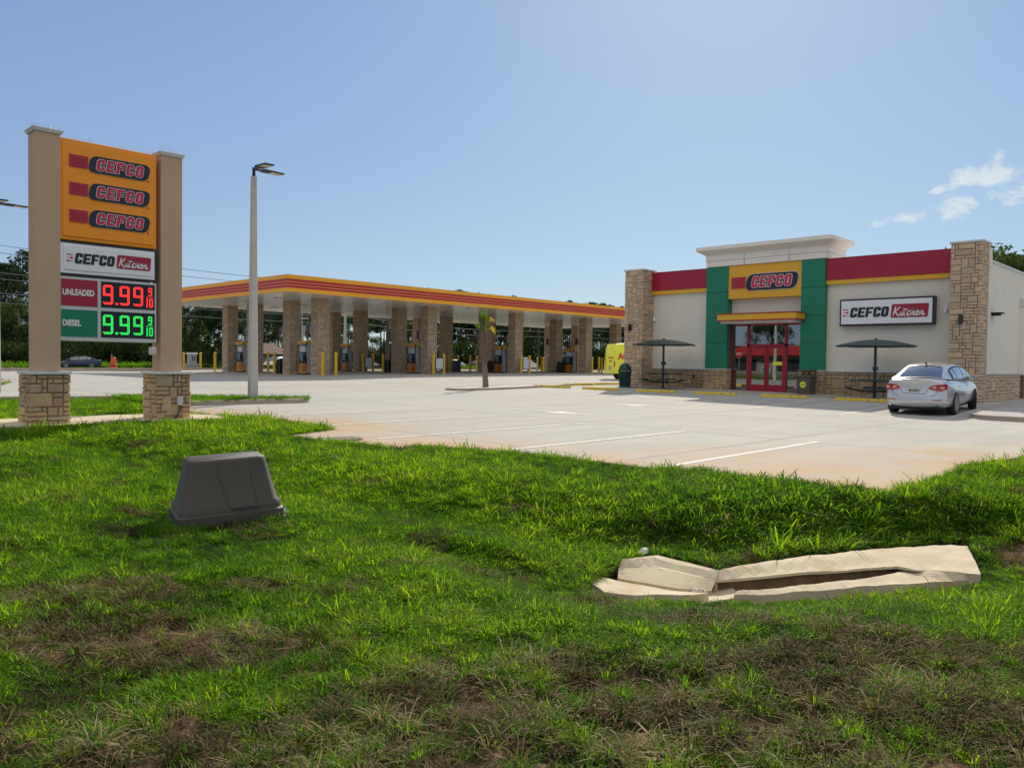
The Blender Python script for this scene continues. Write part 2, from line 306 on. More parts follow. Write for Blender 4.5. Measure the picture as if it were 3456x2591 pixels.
# ---------------------------------------------------------------- ground, lot, road
def concrete_mat():
    m = bpy.data.materials.new('lot_concrete'); m.use_nodes = True; N, L = m.node_tree.nodes, m.node_tree.links
    b = N['Principled BSDF']; b.inputs['Roughness'].default_value = .88; b.inputs['Specular IOR Level'].default_value = .3
    c = N.new('ShaderNodeTexCoord').outputs['Object']
    def noi(sc_, det=5, vec=c, rough=.6):
        n = N.new('ShaderNodeTexNoise'); n.inputs['Scale'].default_value = sc_; n.inputs['Detail'].default_value = det; n.inputs['Roughness'].default_value = rough; L.new(vec, n.inputs['Vector']); return n.outputs[0]
    def rng(v, a, b_, lo=0, hi=1):
        n = N.new('ShaderNodeMapRange'); n.inputs['From Min'].default_value = a; n.inputs['From Max'].default_value = b_; n.inputs['To Min'].default_value = lo; n.inputs['To Max'].default_value = hi; L.new(v, n.inputs['Value']); return n.outputs[0]
    def mixc(f, a, bcol, mode='MIX'):
        n = N.new('ShaderNodeMix'); n.data_type = 'RGBA'; n.blend_type = mode
        if isinstance(f, float): n.inputs[0].default_value = f
        else: L.new(f, n.inputs[0])
        for i, q in ((6, a), (7, bcol)):
            if isinstance(q, tuple): n.inputs[i].default_value = (*q, 1)
            else: L.new(q, n.inputs[i])
        return n.outputs[2]
    def ma(op, a, b_=None):
        n = N.new('ShaderNodeMath'); n.operation = op; n.use_clamp = op == 'MULTIPLY'
        for i, q in enumerate((a, b_)):
            if q is None: continue
            if isinstance(q, (int, float)): n.inputs[i].default_value = q
            else: L.new(q, n.inputs[i])
        return n.outputs[0]
    mp = N.new('ShaderNodeMapping'); mp.inputs['Scale'].default_value = (1.0, .14, 1); L.new(c, mp.inputs[0])
    mp2 = N.new('ShaderNodeMapping'); mp2.inputs['Scale'].default_value = (.12, 1.0, 1); mp2.inputs['Rotation'].default_value = (0, 0, .12); L.new(c, mp2.inputs[0])
    col = mixc(rng(noi(.25), .3, .7), (.36,.362,.33), (.44,.44,.40))
    col = mixc(rng(noi(2.0, 6, mp.outputs[0]), .45, .75, 0, .45), col, (.56,.54,.49))
    col = mixc(rng(noi(1.6, 6, mp2.outputs[0]), .5, .8, 0, .45), col, (.36,.33,.29))
    col = mixc(rng(noi(5, 8), .52, .75, 0, .35), col, (.36,.34,.30))
    # slabs of slightly different pour colour, saw cut joints
    sx_ = N.new('ShaderNodeSeparateXYZ'); L.new(c, sx_.inputs[0]); X, Y = sx_.outputs[0], sx_.outputs[1]
    jx = ma('PINGPONG', ma('ADD', X, 2.1), 2.3); jy = ma('PINGPONG', ma('ADD', Y, .4), 2.45)
    j = ma('MINIMUM', jx, jy)
    w = N.new('ShaderNodeTexWhiteNoise'); w.noise_dimensions = '2D'; cb = N.new('ShaderNodeCombineXYZ')
    L.new(ma('FLOOR', ma('DIVIDE', ma('ADD', X, 2.1), 4.6)), cb.inputs[0]); L.new(ma('FLOOR', ma('DIVIDE', ma('ADD', Y, .4), 4.9)), cb.inputs[1]); L.new(cb.outputs[0], w.inputs['Vector'])
    col = mixc(rng(w.outputs['Value'], 0, 1, 0, .22), col, (.38,.345,.29))
    col = mixc(rng(j, .012, .03, .75, 0), col, (.13,.115,.10))
    # clay washed over the slab near the lawn
    dist = N.new('ShaderNodeAttribute'); dist.attribute_name = 'edge'
    clay = ma('MULTIPLY', rng(dist.outputs['Fac'], 0, 1, 0, 1), rng(noi(.45, 6), .28, .62))
    col = mixc(rng(clay, .1, .9, 0, .95), col, (.50,.24,.07))
    col = mixc(ma('MULTIPLY', rng(dist.outputs['Fac'], .0, .9, 0, .8), rng(noi(1.1, 6), .35, .7)), col, (.50,.39,.22))
    col = mixc(rng(noi(.9, 8, mp.outputs[0]), .60, .72, 0, .25), col, (.28,.26,.23))
    L.new(col, b.inputs['Base Color'])
    bp = N.new('ShaderNodeBump'); bp.inputs['Strength'].default_value = .25; bp.inputs['Distance'].default_value = .01; L.new(noi(60, 3), bp.inputs['Height']); L.new(bp.outputs[0], b.inputs['Normal'])
    return m
M['concrete'] = concrete_mat()
def drape(name, poly, holes, zf, dz, step, material, thick=0, edge=None, kind='structure', inner=None):
    """a sheet cut to a polygon, following the ground"""
    def resamp(pl, d):
        out = []
        for (x0, y0), (x1, y1) in zip(pl, pl[1:]+pl[:1]):
            n = max(1, int(math.hypot(x1-x0, y1-y0)/d))
            for i in range(n): out.append((x0+(x1-x0)*i/n, y0+(y1-y0)*i/n))
        return out
    pl = resamp(poly, step)
    vs = [Vector(p) for p in pl]; n = len(vs); ed = [(i, (i+1) % n) for i in range(n)]; fc = [list(range(n))]
    def inside(x, y):
        c = False
        for i in range(n):
            a, b_ = pl[i], pl[i-1]
            if (a[1] > y) != (b_[1] > y) and x < (b_[0]-a[0])*(y-a[1])/(b_[1]-a[1])+a[0]: c = not c
        return c
    xs = [p[0] for p in pl]; ys = [p[1] for p in pl]
    x = min(xs)+step/2
    while x < max(xs):
        y = min(ys)+step/2
        while y < max(ys):
            if inside(x, y): vs.append(Vector((x, y)))
            y += step
        x += step
    r = geometry.delaunay_2d_cdt(vs, ed, fc, 1, 1e-5)
    V = r[0]; mb = MB(); mb.add([(v.x, v.y, zf(v.x, v.y)+dz) for v in V], [tuple(f) for f in r[2]])
    if thick:
        m_ = len(pl); b0 = len(mb.v)
        mb.mi = 0
        mb.add([(a[0], a[1], zf(*a)+dz) for a in pl]+[(a[0], a[1], zf(*a)+dz-thick) for a in pl], [(i, (i+1) % m_, m_+(i+1) % m_, m_+i) for i in range(m_)])
    o = mb.build(name, material, smooth=False)
    if edge:
        at = o.data.attributes.new('edge', 'FLOAT', 'POINT'); at.data.foreach_set('value', [edge(v.co.x, v.co.y) for v in o.data.vertices])
    if kind: o['kind'] = kind
    return o
EDGE = [(-17.9,8.0),(-15.6,8.5),(-12.9,8.6),(-12.4,7.25),(-10.9,7.35),(-9.9,7.6),(-9.8,8.3),(-8.3,8.65),(-6.8,8.95),(-5.4,9.0),(-4.1,9.1),(-3.05,9.35),(-3.0,10.3),(-3.1,12.8),(-3.05,13.9),(-2.6,15.2),(2,20),(12,24)]
LOT = EDGE+[(20,30),(20,72),(-61,72),(-61,-6),(-41,-6),(-41,7.2),(-40,8.6),(-37,9.2),(-31,7.0),(-29.2,5.6),(-28.6,-6),(-25.5,-6),(-24.2,2),(-24.0,5.7),(-22.9,8.6),(-21.8,9.9),(-20.5,12.3),(-20.2,12.2),(-20.2,11.0),(-20.5,9.2),(-19.0,7.6)]
def segd(x, y, pts):
    best = 1e9
    for (x0, y0), (x1, y1) in zip(pts[:-1], pts[1:]):
        dx, dy = x1-x0, y1-y0; t = ((x-x0)*dx+(y-y0)*dy)/(dx*dx+dy*dy); t = min(max(t, 0), 1)
        best = min(best, math.hypot(x-x0-t*dx, y-y0-t*dy))
    return best
def inlot(x, y):
    c = False; n = len(LOT)
    for i in range(n):
        a, b = LOT[i], LOT[i-1]
        if (a[1] > y) != (b[1] > y) and x < (b[0]-a[0])*(y-a[1])/(b[1]-a[1])+a[0]: c = not c
    return c
def edgef(x, y):
    if x < -30 or y > 26: return 0
    d = segd(x, y, EDGE); d2 = math.hypot(x+3.2, y-9.6)
    return max(max(0, 1-d/2.6)*.8, max(0, 1-d2/6.0))
lot = drape('parking_lot', LOT, None, zlot, 0.0, 1.1, M['concrete'], thick=.3, edge=edgef)
SWALE = [(2,10.5),(-1.5,8.3),(-2.9,7.0),(-4.1,5.75),(-8,5.0),(-13,4.6),(-16,3.0)]
def zg(x, y):
    """lawn height"""
    base = zlot(x, y)-.02
    d = segd(x, y, SWALE)
    k = .46*math.exp(-((x+3.0)**2+(y-7.0)**2)/7.0)+.16
    if x < -13: k *= sm((x+17)/4)
    dep = k*math.exp(-(d/1.0)**2)
    near = sm((4.5-y-.35*(x+3))/3)             # road shoulder where the camera stands
    z = base-dep-.10*near*sm((x+14)/4)
    if -7.5 < x < .5 and 3.5 < y < 12.5:
        dd = 0 if inpoly(x, y, DRAIN) else segd(x, y, DRAIN+DRAIN[:1])
        t_ = sm(((x+3)*.781-(y-7.1)*.625+.3)/.6); w_ = sm(1-dd/(.75+1.25*t_)); z = z*(1-w_)+(-.40-.06*t_)*w_
    if x > -14 and y < 12:
        z += .05*noise.noise(Vector((x*.7, y*.7, 3)))+.018*noise.noise(Vector((x*2.6, y*2.6, 7)))
        br = brown(x, y)
        z += (.022+.04*br)*noise.noise(Vector((x*7, y*7, 1)))+(.012+.03*br)*noise.noise(Vector((x*17, y*17, 5)))
    return z
def yline(x): return 1.35+(x+5.7)*.50 if x < -2.9 else 2.62+(x+2.9)*1.15
def brown(x, y):
    n = noise.noise(Vector((x*1.3, y*1.3, 11)))*.55+noise.noise(Vector((x*3.5, y*3.5, 2)))*.25
    d = (yline(x)-y)/1.5
    b = sm((d+.02+n*.75)/.30)*sm((x+3.15)/.5)*(.72+.28*sm((noise.noise(Vector((x*2.4, y*2.4, 41)))+.22)/.3))
    for cx_, cy_, rx_, ry_, k_ in ((-3.95,1.85,.85,.42,1),(-5.55,1.45,.8,.35,.9),(-4.6,1.35,.6,.4,1),(-3.2,1.25,.55,.30,1),(-4.85,2.55,.45,.22,.75),(-5.2,2.0,.4,.2,.6),(-3.45,.95,.5,.3,.8),(-4.45,4.2,.35,.14,.7),(-2.15,3.9,.5,.2,.5)):
        c_, s_ = .85, .53; u_ = ((x-cx_)*c_+(y-cy_)*s_)/rx_; v_ = (-(x-cx_)*s_+(y-cy_)*c_)/ry_
        b = max(b, k_*sm((1-math.hypot(u_, v_)+n*1.1)*2.2))
    p = max(0, 1-math.hypot((x+1.6)/.38, (y-8.75)/.5)); b = max(b, sm((p+n*.3)*2.5))
    p = max(0, 1-math.hypot((x+1.75)/.45, (y-10.3)/.45)); b = max(b, sm((p+n*.4)*2))
    p = max(0, 1-math.hypot((x+1.5)/.3, (y-4.25)/.3)); b = max(b, sm((p+n*.4)*2.2))
    n2 = noise.noise(Vector((x*.9, y*.9, 31)))+.5*noise.noise(Vector((x*2.1, y*2.1, 37)))
    b = max(b, .6*sm((n2-.50)/.2)*(1 if y < 7 else .4))
    return b
def lawn_mat():
    m = bpy.data.materials.new('lawn_soil'); m.use_nodes = True; N, L = m.node_tree.nodes, m.node_tree.links
    b = N['Principled BSDF']; b.inputs['Roughness'].default_value = .95; b.inputs['Specular IOR Level'].default_value = .1
    c = N.new('ShaderNodeTexCoord').outputs['Object']; a = N.new('ShaderNodeAttribute'); a.attribute_name = 'brown'
    def noi(s_, d=6):
        n = N.new('ShaderNodeTexNoise'); n.inputs['Scale'].default_value = s_; n.inputs['Detail'].default_value = d; n.inputs['Roughness'].default_value = .7; L.new(c, n.inputs['Vector']); return n.outputs[0]
    def ramp(v, cols):
        cr = N.new('ShaderNodeValToRGB'); e = cr.color_ramp.elements; e[0].position = .3; e[0].color = (*cols[0], 1); e[1].position = .7; e[1].color = (*cols[-1], 1)
        if len(cols) > 2: q = e.new(.5); q.color = (*cols[1], 1)
        L.new(v, cr.inputs[0]); return cr.outputs[0]
    g = ramp(noi(14), [(.012,.016,.006),(.030,.038,.010),(.06,.06,.022)]); s = ramp(noi(7), [(.055,.034,.020),(.17,.105,.062),(.46,.31,.20)])
    mx_ = N.new('ShaderNodeMix'); mx_.data_type = 'RGBA'; L.new(a.outputs['Fac'], mx_.inputs[0]); L.new(g, mx_.inputs[6]); L.new(s, mx_.inputs[7]); L.new(mx_.outputs[2], b.inputs['Base Color'])
    bp = N.new('ShaderNodeBump'); bp.inputs['Strength'].default_value = .9; bp.inputs['Distance'].default_value = .03; L.new(noi(35, 8), bp.inputs['Height']); L.new(bp.outputs[0], b.inputs['Normal'])
    return m
M['lawn'] = lawn_mat()
# drain footprint and utility box footprint: no grass there
DRAIN = [(-4.077, 5.134), (-4.239, 5.865), (-4.332, 5.992), (-4.166, 6.382), (-3.838, 6.383), (-3.486, 6.325), (-3.236, 7.255), (-2.807, 8.214), (-2.333, 8.991), (-2.181, 9.073), (-1.775, 7.873), (-1.725, 7.616), (-2.017, 7.143), (-2.287, 6.717), (-2.587, 6.198), (-2.778, 5.867), (-2.967, 5.621), (-3.261, 5.312), (-3.497, 5.065), (-3.735, 4.927)]
BOXC = (-7.12, 3.54)
def inpoly(x, y, P):
    c = False; n = len(P)
    for i in range(n):
        a, b = P[i], P[i-1]
        if (a[1] > y) != (b[1] > y) and x < (b[0]-a[0])*(y-a[1])/(b[1]-a[1])+a[0]: c = not c
    return c
def lawn_sheet(name, x0, x1, y0, y1, st, zf, skiplot=True):
    nx = int((x1-x0)/st); ny = int((y1-y0)/st); V = []; F = []; B = []
    for j in range(ny+1):
        for i in range(nx+1):
            x = x0+(x1-x0)*i/nx; y = y0+(y1-y0)*j/ny; z = zf(x, y)
            if inpoly(x, y, DRAIN): z = -.49 if segd(x, y, DRAIN+DRAIN[:1]) < .10 else -1.1
            V.append((x, y, z)); B.append(brown(x, y))
    ins = [inlot(v[0], v[1]) for v in V]
    e = nx+1
    for k, v in enumerate(V):
        if ins[k]: V[k] = (v[0], v[1], zlot(v[0], v[1])-.12)
    for j in range(ny):
        for i in range(nx):
            q = (j*e+i, j*e+i+1, (j+1)*e+i+1, (j+1)*e+i)
            if all(ins[t] for t in q): continue
            F.append(q)
    mb = MB(); mb.add(V, F); o = mb.build(name, M['lawn'], smooth=True); o['kind'] = 'structure'
    at = o.data.attributes.new('brown', 'FLOAT', 'POINT'); at.data.foreach_set('value', B)
    return o
lawn_sheet('lawn', -14, 3, -3, 12, .05, zg)
def zg2(x, y): return zg(x, y)
lawn_sheet('lawn', -30, -14, -8, 14, .25, zg)
lawn_sheet('lawn', -43, -28, -8, 12, .5, zg)
lawn_sheet('lawn', -14, 16, 12, 30, .3, zg); lawn_sheet('lawn', 3, 16, -3, 12, .5, zg)
# wide ground to the horizon
mb = MB(); xs = [-900,-500,-300,-200,-150,-120,-100,-85,-78,-62,-50,-43,-30,-14,3,16,30,60,120,300,900]; ys = [-900,-400,-200,-100,-50,-25,-8,-3,12,30,50,72,90,120,160,220,400,900]
vv = []
for y in ys:
    for x in xs:
        inner = -44 < x < 17 and -9 < y < 31
        under = -62 < x < 21 and -9 < y < 73
        vv.append((x, y, zlot(x, y)-(1.2 if inner else .5 if under else .16)))
ff = [(j*len(xs)+i, j*len(xs)+i+1, (j+1)*len(xs)+i+1, (j+1)*len(xs)+i) for j in range(len(ys)-1) for i in range(len(xs)-1)]
mb.add(vv, ff); g = mb.build('ground', mat('far_ground', (.10,.12,.04), .95, var=.35, scale=.08, var2=((.22,.19,.11), .03, .45, .6)), smooth=True); g['kind'] = 'structure'
for nm, x0, x1, y0, y1, mt, dz in (('road', -84, -66, -150, 300, M['asphalt'], -.06), ('road', -43, 60, -22, -6, M['asphalt'], -.12)):
    mb = MB(); n = 60
    if nm == 'road' and x0 == -84:
        mb.add([(x, y0+(y1-y0)*i/n, zlot(x, y0+(y1-y0)*i/n)+dz) for i in range(n+1) for x in (x0, x1)], [(2*i, 2*i+1, 2*i+3, 2*i+2) for i in range(n)])
    else:
        mb.add([(x0+(x1-x0)*i/n, y, zlot(x0+(x1-x0)*i/n, 0)+dz) for i in range(n+1) for y in (y1, y0)], [(2*i, 2*i+1, 2*i+3, 2*i+2) for i in range(n)])
    o = mb.build(nm, mt); o['kind'] = 'structure'
def kerbline(pts, w=.15, h=.12, dz=0, name='kerb', closed=False, m=None):
    mb = MB(); P = [Vector((p[0], p[1])) for p in pts]; n = len(P); prof = []
    for i in range(n):
        a = P[(i-1) % n] if (closed or i > 0) else P[i]; b = P[(i+1) % n] if (closed or i < n-1) else P[i]
        t = (b-a).normalized(); nn = Vector((-t.y, t.x)); q = P[i]+nn*w
        z0, z1 = zlot(*P[i])+dz, zlot(*q)+dz
        prof += [(P[i].x, P[i].y, z0-.05), (P[i].x+nn.x*.02, P[i].y+nn.y*.02, z0+h*.8), (P[i].x+nn.x*.05, P[i].y+nn.y*.05, z0+h), (q.x, q.y, z1+h), (q.x, q.y, z1-.05)]
    m_ = n if closed else n-1
    mb.add(prof, [(5*i+k, 5*((i+1) % n)+k, 5*((i+1) % n)+k+1, 5*i+k+1) for i in range(m_) for k in range(4)])
    o = mb.build(name, m or M['kerb'], smooth=True); o['kind'] = 'structure'; return o
def smooth_pts(pts, it=2, closed=True):
    for _ in range(it):
        q = []
        n = len(pts)
        for i in range(n if closed else n-1):
            a, b = pts[i], pts[(i+1) % n]; q += [(a[0]*.75+b[0]*.25, a[1]*.75+b[1]*.25), (a[0]*.25+b[0]*.75, a[1]*.25+b[1]*.75)]
        pts = q if closed else [pts[0]]+q+[pts[-1]]
    return pts
# lamp island kerb (front side faces the camera), lawn behind it
LK = smooth_pts([(-19.6,8.0),(-20.35,9.0),(-20.3,11.0),(-20.0,12.3),(-20.6,12.9),(-22.0,11.0),(-23.2,9.0),(-24.2,6.0),(-24.6,2)], 2, False)
kerbline([(x, y) for x, y in LK], .16, .13)
kerbline([(-28.6,-6),(-28.7,2),(-29.3,5.4),(-31,6.9),(-34,8.0),(-37,9.1),(-40.2,8.7),(-41.2,7)][::-1], -.15, .12)
# palm island and paver island
ISL = smooth_pts([(-25.7,22.7),(-24.9,21.9),(-24.1,22.2),(-23.9,24.8),(-24.0,29.4),(-24.6,29.9),(-25.2,29.2),(-25.5,25.5)], 2)
kerbline(ISL[::1], .14, .09); drape('island_top', ISL, None, zlot, .078, .6, M['island_top'])
ISR = smooth_pts([(-6.15,25.0),(-5.7,24.1),(-4.9,24.0),(4,24.6),(8,26),(8,30),(2,30),(-5.9,28.8),(-6.3,28.2)], 2)
kerbline(ISR, .16, .13); drape('island_top', ISR, None, zlot, .115, .8, M['paver'])
kerbline([(-61.2,-6),(-61.2,40),(-61.2,72)], .2, .14, name='kerb'); 
for (x0, y0, x1, y1) in ((-65.5,-6,-62,28),):
    mb = MB(); mb.add([(x0,y0,zlot(x0,y0)+.05),(x1,y0,zlot(x1,y0)+.08),(x1,y1,zlot(x1,y1)+.08),(x0,y1,zlot(x0,y1)+.05)], [(0,1,2,3)]); o = mb.build('grass_verge', mat('verge', (.14,.13,.06), .95, var=.35, scale=1.5)); o['kind'] = 'structure'
# sign footing slab
drape('footing_slab', smooth_pts([(-17.95,3.2),(-16.05,3.5),(-15.95,5.2),(-16.1,6.0),(-15.9,7.2),(-15.6,7.9),(-16.4,8.1),(-17.2,7.9),(-17.9,7.3)], 1), None, zlot, .035, .5, M['drain_concrete'], thick=.15)
# painted lines
mb = MB()
def stripe(x0, y0, x1, y1, w=.11, n=12):
    d = Vector((x1-x0, y1-y0)).normalized(); nn = Vector((-d.y, d.x))*w/2; vs = []
    for i in range(n+1):
        x, y = x0+(x1-x0)*i/n, y0+(y1-y0)*i/n
        for s_ in (-1, 1): vs.append((x+nn.x*s_, y+nn.y*s_, zlot(x+nn.x*s_, y+nn.y*s_)+.006))
    mb.add(vs, [(2*i, 2*i+2, 2*i+3, 2*i+1) for i in range(n)])
for x, y0, y1, dx in ((-5.93,8.9,14.5,-.10),(-8.58,8.7,14.2,-.08),(-11.05,8.2,13.9,-.05),(-13.66,9.0,13.8,-.03),(-16.3,9.0,13.8,0)): stripe(x, y0, x+dx, y1)
for x in (-22.0,-19.4,-16.88,-14.3,-11.68,-8.85,-6.4): stripe(x, 22.7 if x < -7 else 24.4, x-.25, 28.6)
for (tx, ty, hx) in ((-15.1, 15.87, -12.7), (-12.9, 20.6, -15.3)):
    s_ = 1 if hx > tx else -1; m_ = (hx+tx)/2+ s_*.05
    stripe(tx, ty, m_, ty+.12, .13, 6)
    mb.add([(m_, ty-.28, zlot(m_, ty)+.007), (hx, ty+.12, zlot(hx, ty)+.007), (m_, ty+.52, zlot(m_, ty)+.007)], [(0,1,2)] if s_ > 0 else [(2,1,0)])
for i in range(4): stripe(-41.5, 13+i*.01, -39.0, 13.0, .15, 3) if i == 0 else None
o = mb.build('lane_markings', M['paint_white']); o['kind'] = 'structure'
# ---------------------------------------------------------------- stone facing
def stones(mb, o, u, n, w, h, unit, seed, skip=None):
    """irregular squared stones laid over a wall face; o origin, u along, n outward"""
    rg = random.Random(seed); nx = max(1, round(w/unit)); ny = max(1, round(h/unit)); cw, ch = w/nx, h/ny
    used = [[False]*nx for _ in range(ny)]; o = Vector(o); u = Vector(u); n = Vector(n); z = Vector((0, 0, 1))
    SZ = [(1,1),(2,1),(3,1),(2,2),(3,2),(4,2),(1,2),(2,1),(3,1),(4,3),(5,2),(2,1),(3,1),(4,1),(2,3),(3,1),(2,1)]
    for j in range(ny):
        for i in range(nx):
            if used[j][i]: continue
            op = SZ[:]; rg.shuffle(op)
            for a, b in op+[(1,1)]:
                if i+a > nx or j+b > ny: continue
                if any(used[jj][ii] for jj in range(j, j+b) for ii in range(i, i+a)): continue
                if nx-(i+a) == 0 or True: break
            for jj in range(j, j+b):
                for ii in range(i, i+a): used[jj][ii] = True
            g = .055*unit+.004
            x0, x1, y0, y1 = i*cw+g, (i+a)*cw-g, j*ch+g, (j+b)*ch-g
            if i == 0: x0 = -.01
            if i+a == nx: x1 = w+.01
            d = .018+rg.random()*.02; c = min(.022, (x1-x0)*.2, (y1-y0)*.2); jt = lambda: (rg.random()-.5)*unit*.09
            P = [(x0+jt(), y0+jt()), (x1+jt(), y0+jt()), (x1+jt(), y1+jt()), (x0+jt(), y1+jt())]
            mx_, my_ = (x0+x1)/2, (y0+y1)/2
            Q = [(mx_+(p[0]-mx_)*(1-c/(x1-x0)*2), my_+(p[1]-my_)*(1-c/(y1-y0)*2)) for p in P]
            vs = [o+u*p[0]+z*p[1] for p in P]+[o+u*p[0]+z*p[1]+n*(d-.012) for p in P]+[o+u*p[0]+z*p[1]+n*(d+rg.random()*.006) for p in Q]
            mb.tone = rg.random()
            mb.add(vs, [(k, (k+1) % 4, 4+(k+1) % 4, 4+k) for k in range(4)]+[(4+k, 4+(k+1) % 4, 8+(k+1) % 4, 8+k) for k in range(4)]+[(8,9,10,11)])
    mb.tone = .5
def stone_box(name, x0, y0, z0, x1, y1, z1, unit, seed, parent, m='stone', faces='-y+x+y-x', **k):
    mb = MB(); mb.mi = 1; mb.box(x0, y0, z0, x1, y1, z1); mb.mi = 0
    if '-y' in faces: stones(mb, (x0,y0,z0), (1,0,0), (0,-1,0), x1-x0, z1-z0, unit, seed)
    if '+x' in faces: stones(mb, (x1,y0,z0), (0,1,0), (1,0,0), y1-y0, z1-z0, unit, seed+1)
    if '+y' in faces: stones(mb, (x1,y1,z0), (-1,0,0), (0,1,0), x1-x0, z1-z0, unit, seed+2)
    if '-x' in faces: stones(mb, (x0,y1,z0), (0,-1,0), (-1,0,0), y1-y0, z1-z0, unit, seed+3)
    return mb.build(name, [M[m], M['mortar']], parent, **k)
# ---------------------------------------------------------------- lettering
def curve_mesh(loops, offset, depth, material):
    cu = bpy.data.curves.new('glyph', 'CURVE'); cu.dimensions = '2D'; cu.fill_mode = 'BOTH'; cu.extrude = depth/2; cu.offset = offset
    for lp in loops:
        s_ = cu.splines.new('POLY'); s_.points.add(len(lp)-1)
        for p, q in zip(s_.points, lp): p.co = (q[0], q[1], 0, 1)
        s_.use_cyclic_u = True
    return curve_out(cu)
def curve_out(cu):
    ob = bpy.data.objects.new('glyph', cu); sc.collection.objects.link(ob); dg = bpy.context.evaluated_depsgraph_get(); dg.update()
    me = ob.evaluated_get(dg).to_mesh(); V = [tuple(v.co) for v in me.vertices]; F = [tuple(p.vertices) for p in me.polygons]
    ob.evaluated_get(dg).to_mesh_clear(); bpy.data.objects.remove(ob); bpy.data.curves.remove(cu); return V, F
def text_mesh(s_, size=1, offset=0, depth=.01, squeeze=1.0, align='CENTER'):
    cu = bpy.data.curves.new('txt', 'FONT'); cu.body = s_; cu.size = size; cu.offset = offset; cu.extrude = depth/2; cu.align_x = align; cu.align_y = 'CENTER'
    V, F = curve_out(cu); return [(v[0]*squeeze, v[1], v[2]) for v in V], F
def arc(cx, cy, r, a0, a1, n=6): return [(cx+r*math.cos(R(a0+(a1-a0)*i/n)), cy+r*math.sin(R(a0+(a1-a0)*i/n))) for i in range(n+1)]
def rrect(x0, y0, x1, y1, r, n=6): return arc(x1-r,y0+r,r,-90,0,n)+arc(x1-r,y1-r,r,0,90,n)+arc(x0+r,y1-r,r,90,180,n)+arc(x0+r,y0+r,r,180,270,n)
def gl(ch, w=.66, t=.26, tv=.21, r=.22):
    ri = max(.02, r-.17)
    if ch == 'O': return [rrect(0,0,w,1,r), rrect(t,tv,w-t,1-tv,ri)[::-1]]
    if ch == 'C': return [[(w,.62)]+arc(w-r,1-r,r,0,90)+arc(r,1-r,r,90,180)+arc(r,r,r,180,270)+arc(w-r,r,r,270,360)+[(w,.38),(w-t,.38)]+arc(w-t-ri,tv+ri,ri,0,-90,3)+arc(t+ri,tv+ri,ri,-90,-180,3)+arc(t+ri,1-tv-ri,ri,180,90,3)+arc(w-t-ri,1-tv-ri,ri,90,0,3)+[(w-t,.62)]]
    if ch == 'E': return [[(0,0),(w,0),(w,tv),(t,tv),(t,.41),(w*.9,.41),(w*.9,.6),(t,.6),(t,1-tv),(w,1-tv),(w,1),(0,1)]]
    if ch == 'F': return [[(0,0),(t,0),(t,.38),(w*.88,.38),(w*.88,.57),(t,.57),(t,1-tv),(w,1-tv),(w,1),(0,1)]]
def word(w_, gap=.16, shear=.16, **k):
    L_ = []; x = 0
    for ch in w_:
        for lp in gl(ch, **k): L_.append([(px+x+py*shear, py) for px, py in lp])
        x += .66+gap
    return L_, x-gap+shear
def place(mb, VF, o, u, v, n, s_=1):
    """glyph local x,y,z -> o + u x + v y + n z"""
    o, u, v, n = Vector(o), Vector(u), Vector(v), Vector(n)
    mb.add([o+u*(p[0]*s_)+v*(p[1]*s_)+n*p[2] for p in VF[0]], VF[1])
def brand_badge(parent, o, u, v, n, W, H, depth=.02):
    """dark rounded badge with five outlined letters and three stripes; o is the lower left corner of the whole mark, W x H its size"""
    bx = W*.235; bw = W-bx; sh = .2
    mb = MB(); rr = rrect(0, 0, bw/H, 1, .36, 8); rr = [(x+y*sh-.1, y) for x, y in rr]
    place(mb, curve_mesh([rr], .03, depth*.6, None), Vector(o)+Vector(u)*bx+Vector(n)*depth*.3, u, v, n, H); mb.build('badge_rim', M['metal_yellow'] if parent.name.startswith('sign_p') else M['letter_white'], parent)
    mb = MB(); place(mb, curve_mesh([rr], 0, depth, None), Vector(o)+Vector(u)*bx+Vector(n)*depth*.6, u, v, n, H); b = mb.build('badge', M['sign_navy'], parent)
    L_, wd = word('CEFCO', gap=.17); lh = H*.68; lw = bw*.80; sx_ = lw/(wd*lh)
    L2 = [[(x*sx_, y) for x, y in lp] for lp in L_]
    oo = Vector(o)+Vector(u)*(bx+bw*.105)+Vector(v)*(H*.17)
    mb = MB(); place(mb, curve_mesh(L2, .042, depth, None), oo+Vector(n)*(depth*1.0+.004), u, v, n, lh); mb.build('letter_outline', M['letter_white'], b)
    mb = MB(); place(mb, curve_mesh(L2, -.002, depth, None), oo+Vector(n)*(depth*1.3+.006), u, v, n, lh); mb.build('lettering', M['letter_red'], b)
    for i in range(3):
        mb = MB(); y0 = H*(.16+i*.245); y1 = y0+H*(.215); x1 = bx-W*.02
        P = [(0, y0), (x1-(.0 if i else .01), y0), (x1+(y1-y0)*sh, y1), (0, y1)]
        place(mb, ([(p[0], p[1], 0) for p in P]+[(p[0], p[1], depth) for p in P], [(3,2,1,0),(4,5,6,7),(0,1,5,4),(1,2,6,5),(2,3,7,6),(3,0,4,7)]), Vector(o)+Vector(n)*.003, u, v, n); mb.build('stripe', M['sign_red'], parent)
    mb = MB(); mb.add([Vector(o)+Vector(u)*(W*.985+.02*math.cos(t))+Vector(v)*(.02*math.sin(t))+Vector(n)*(depth+.002) for t in [i*math.pi/4 for i in range(8)]], [tuple(range(8))]); mb.build('trademark_dot', M['letter_red'], parent)
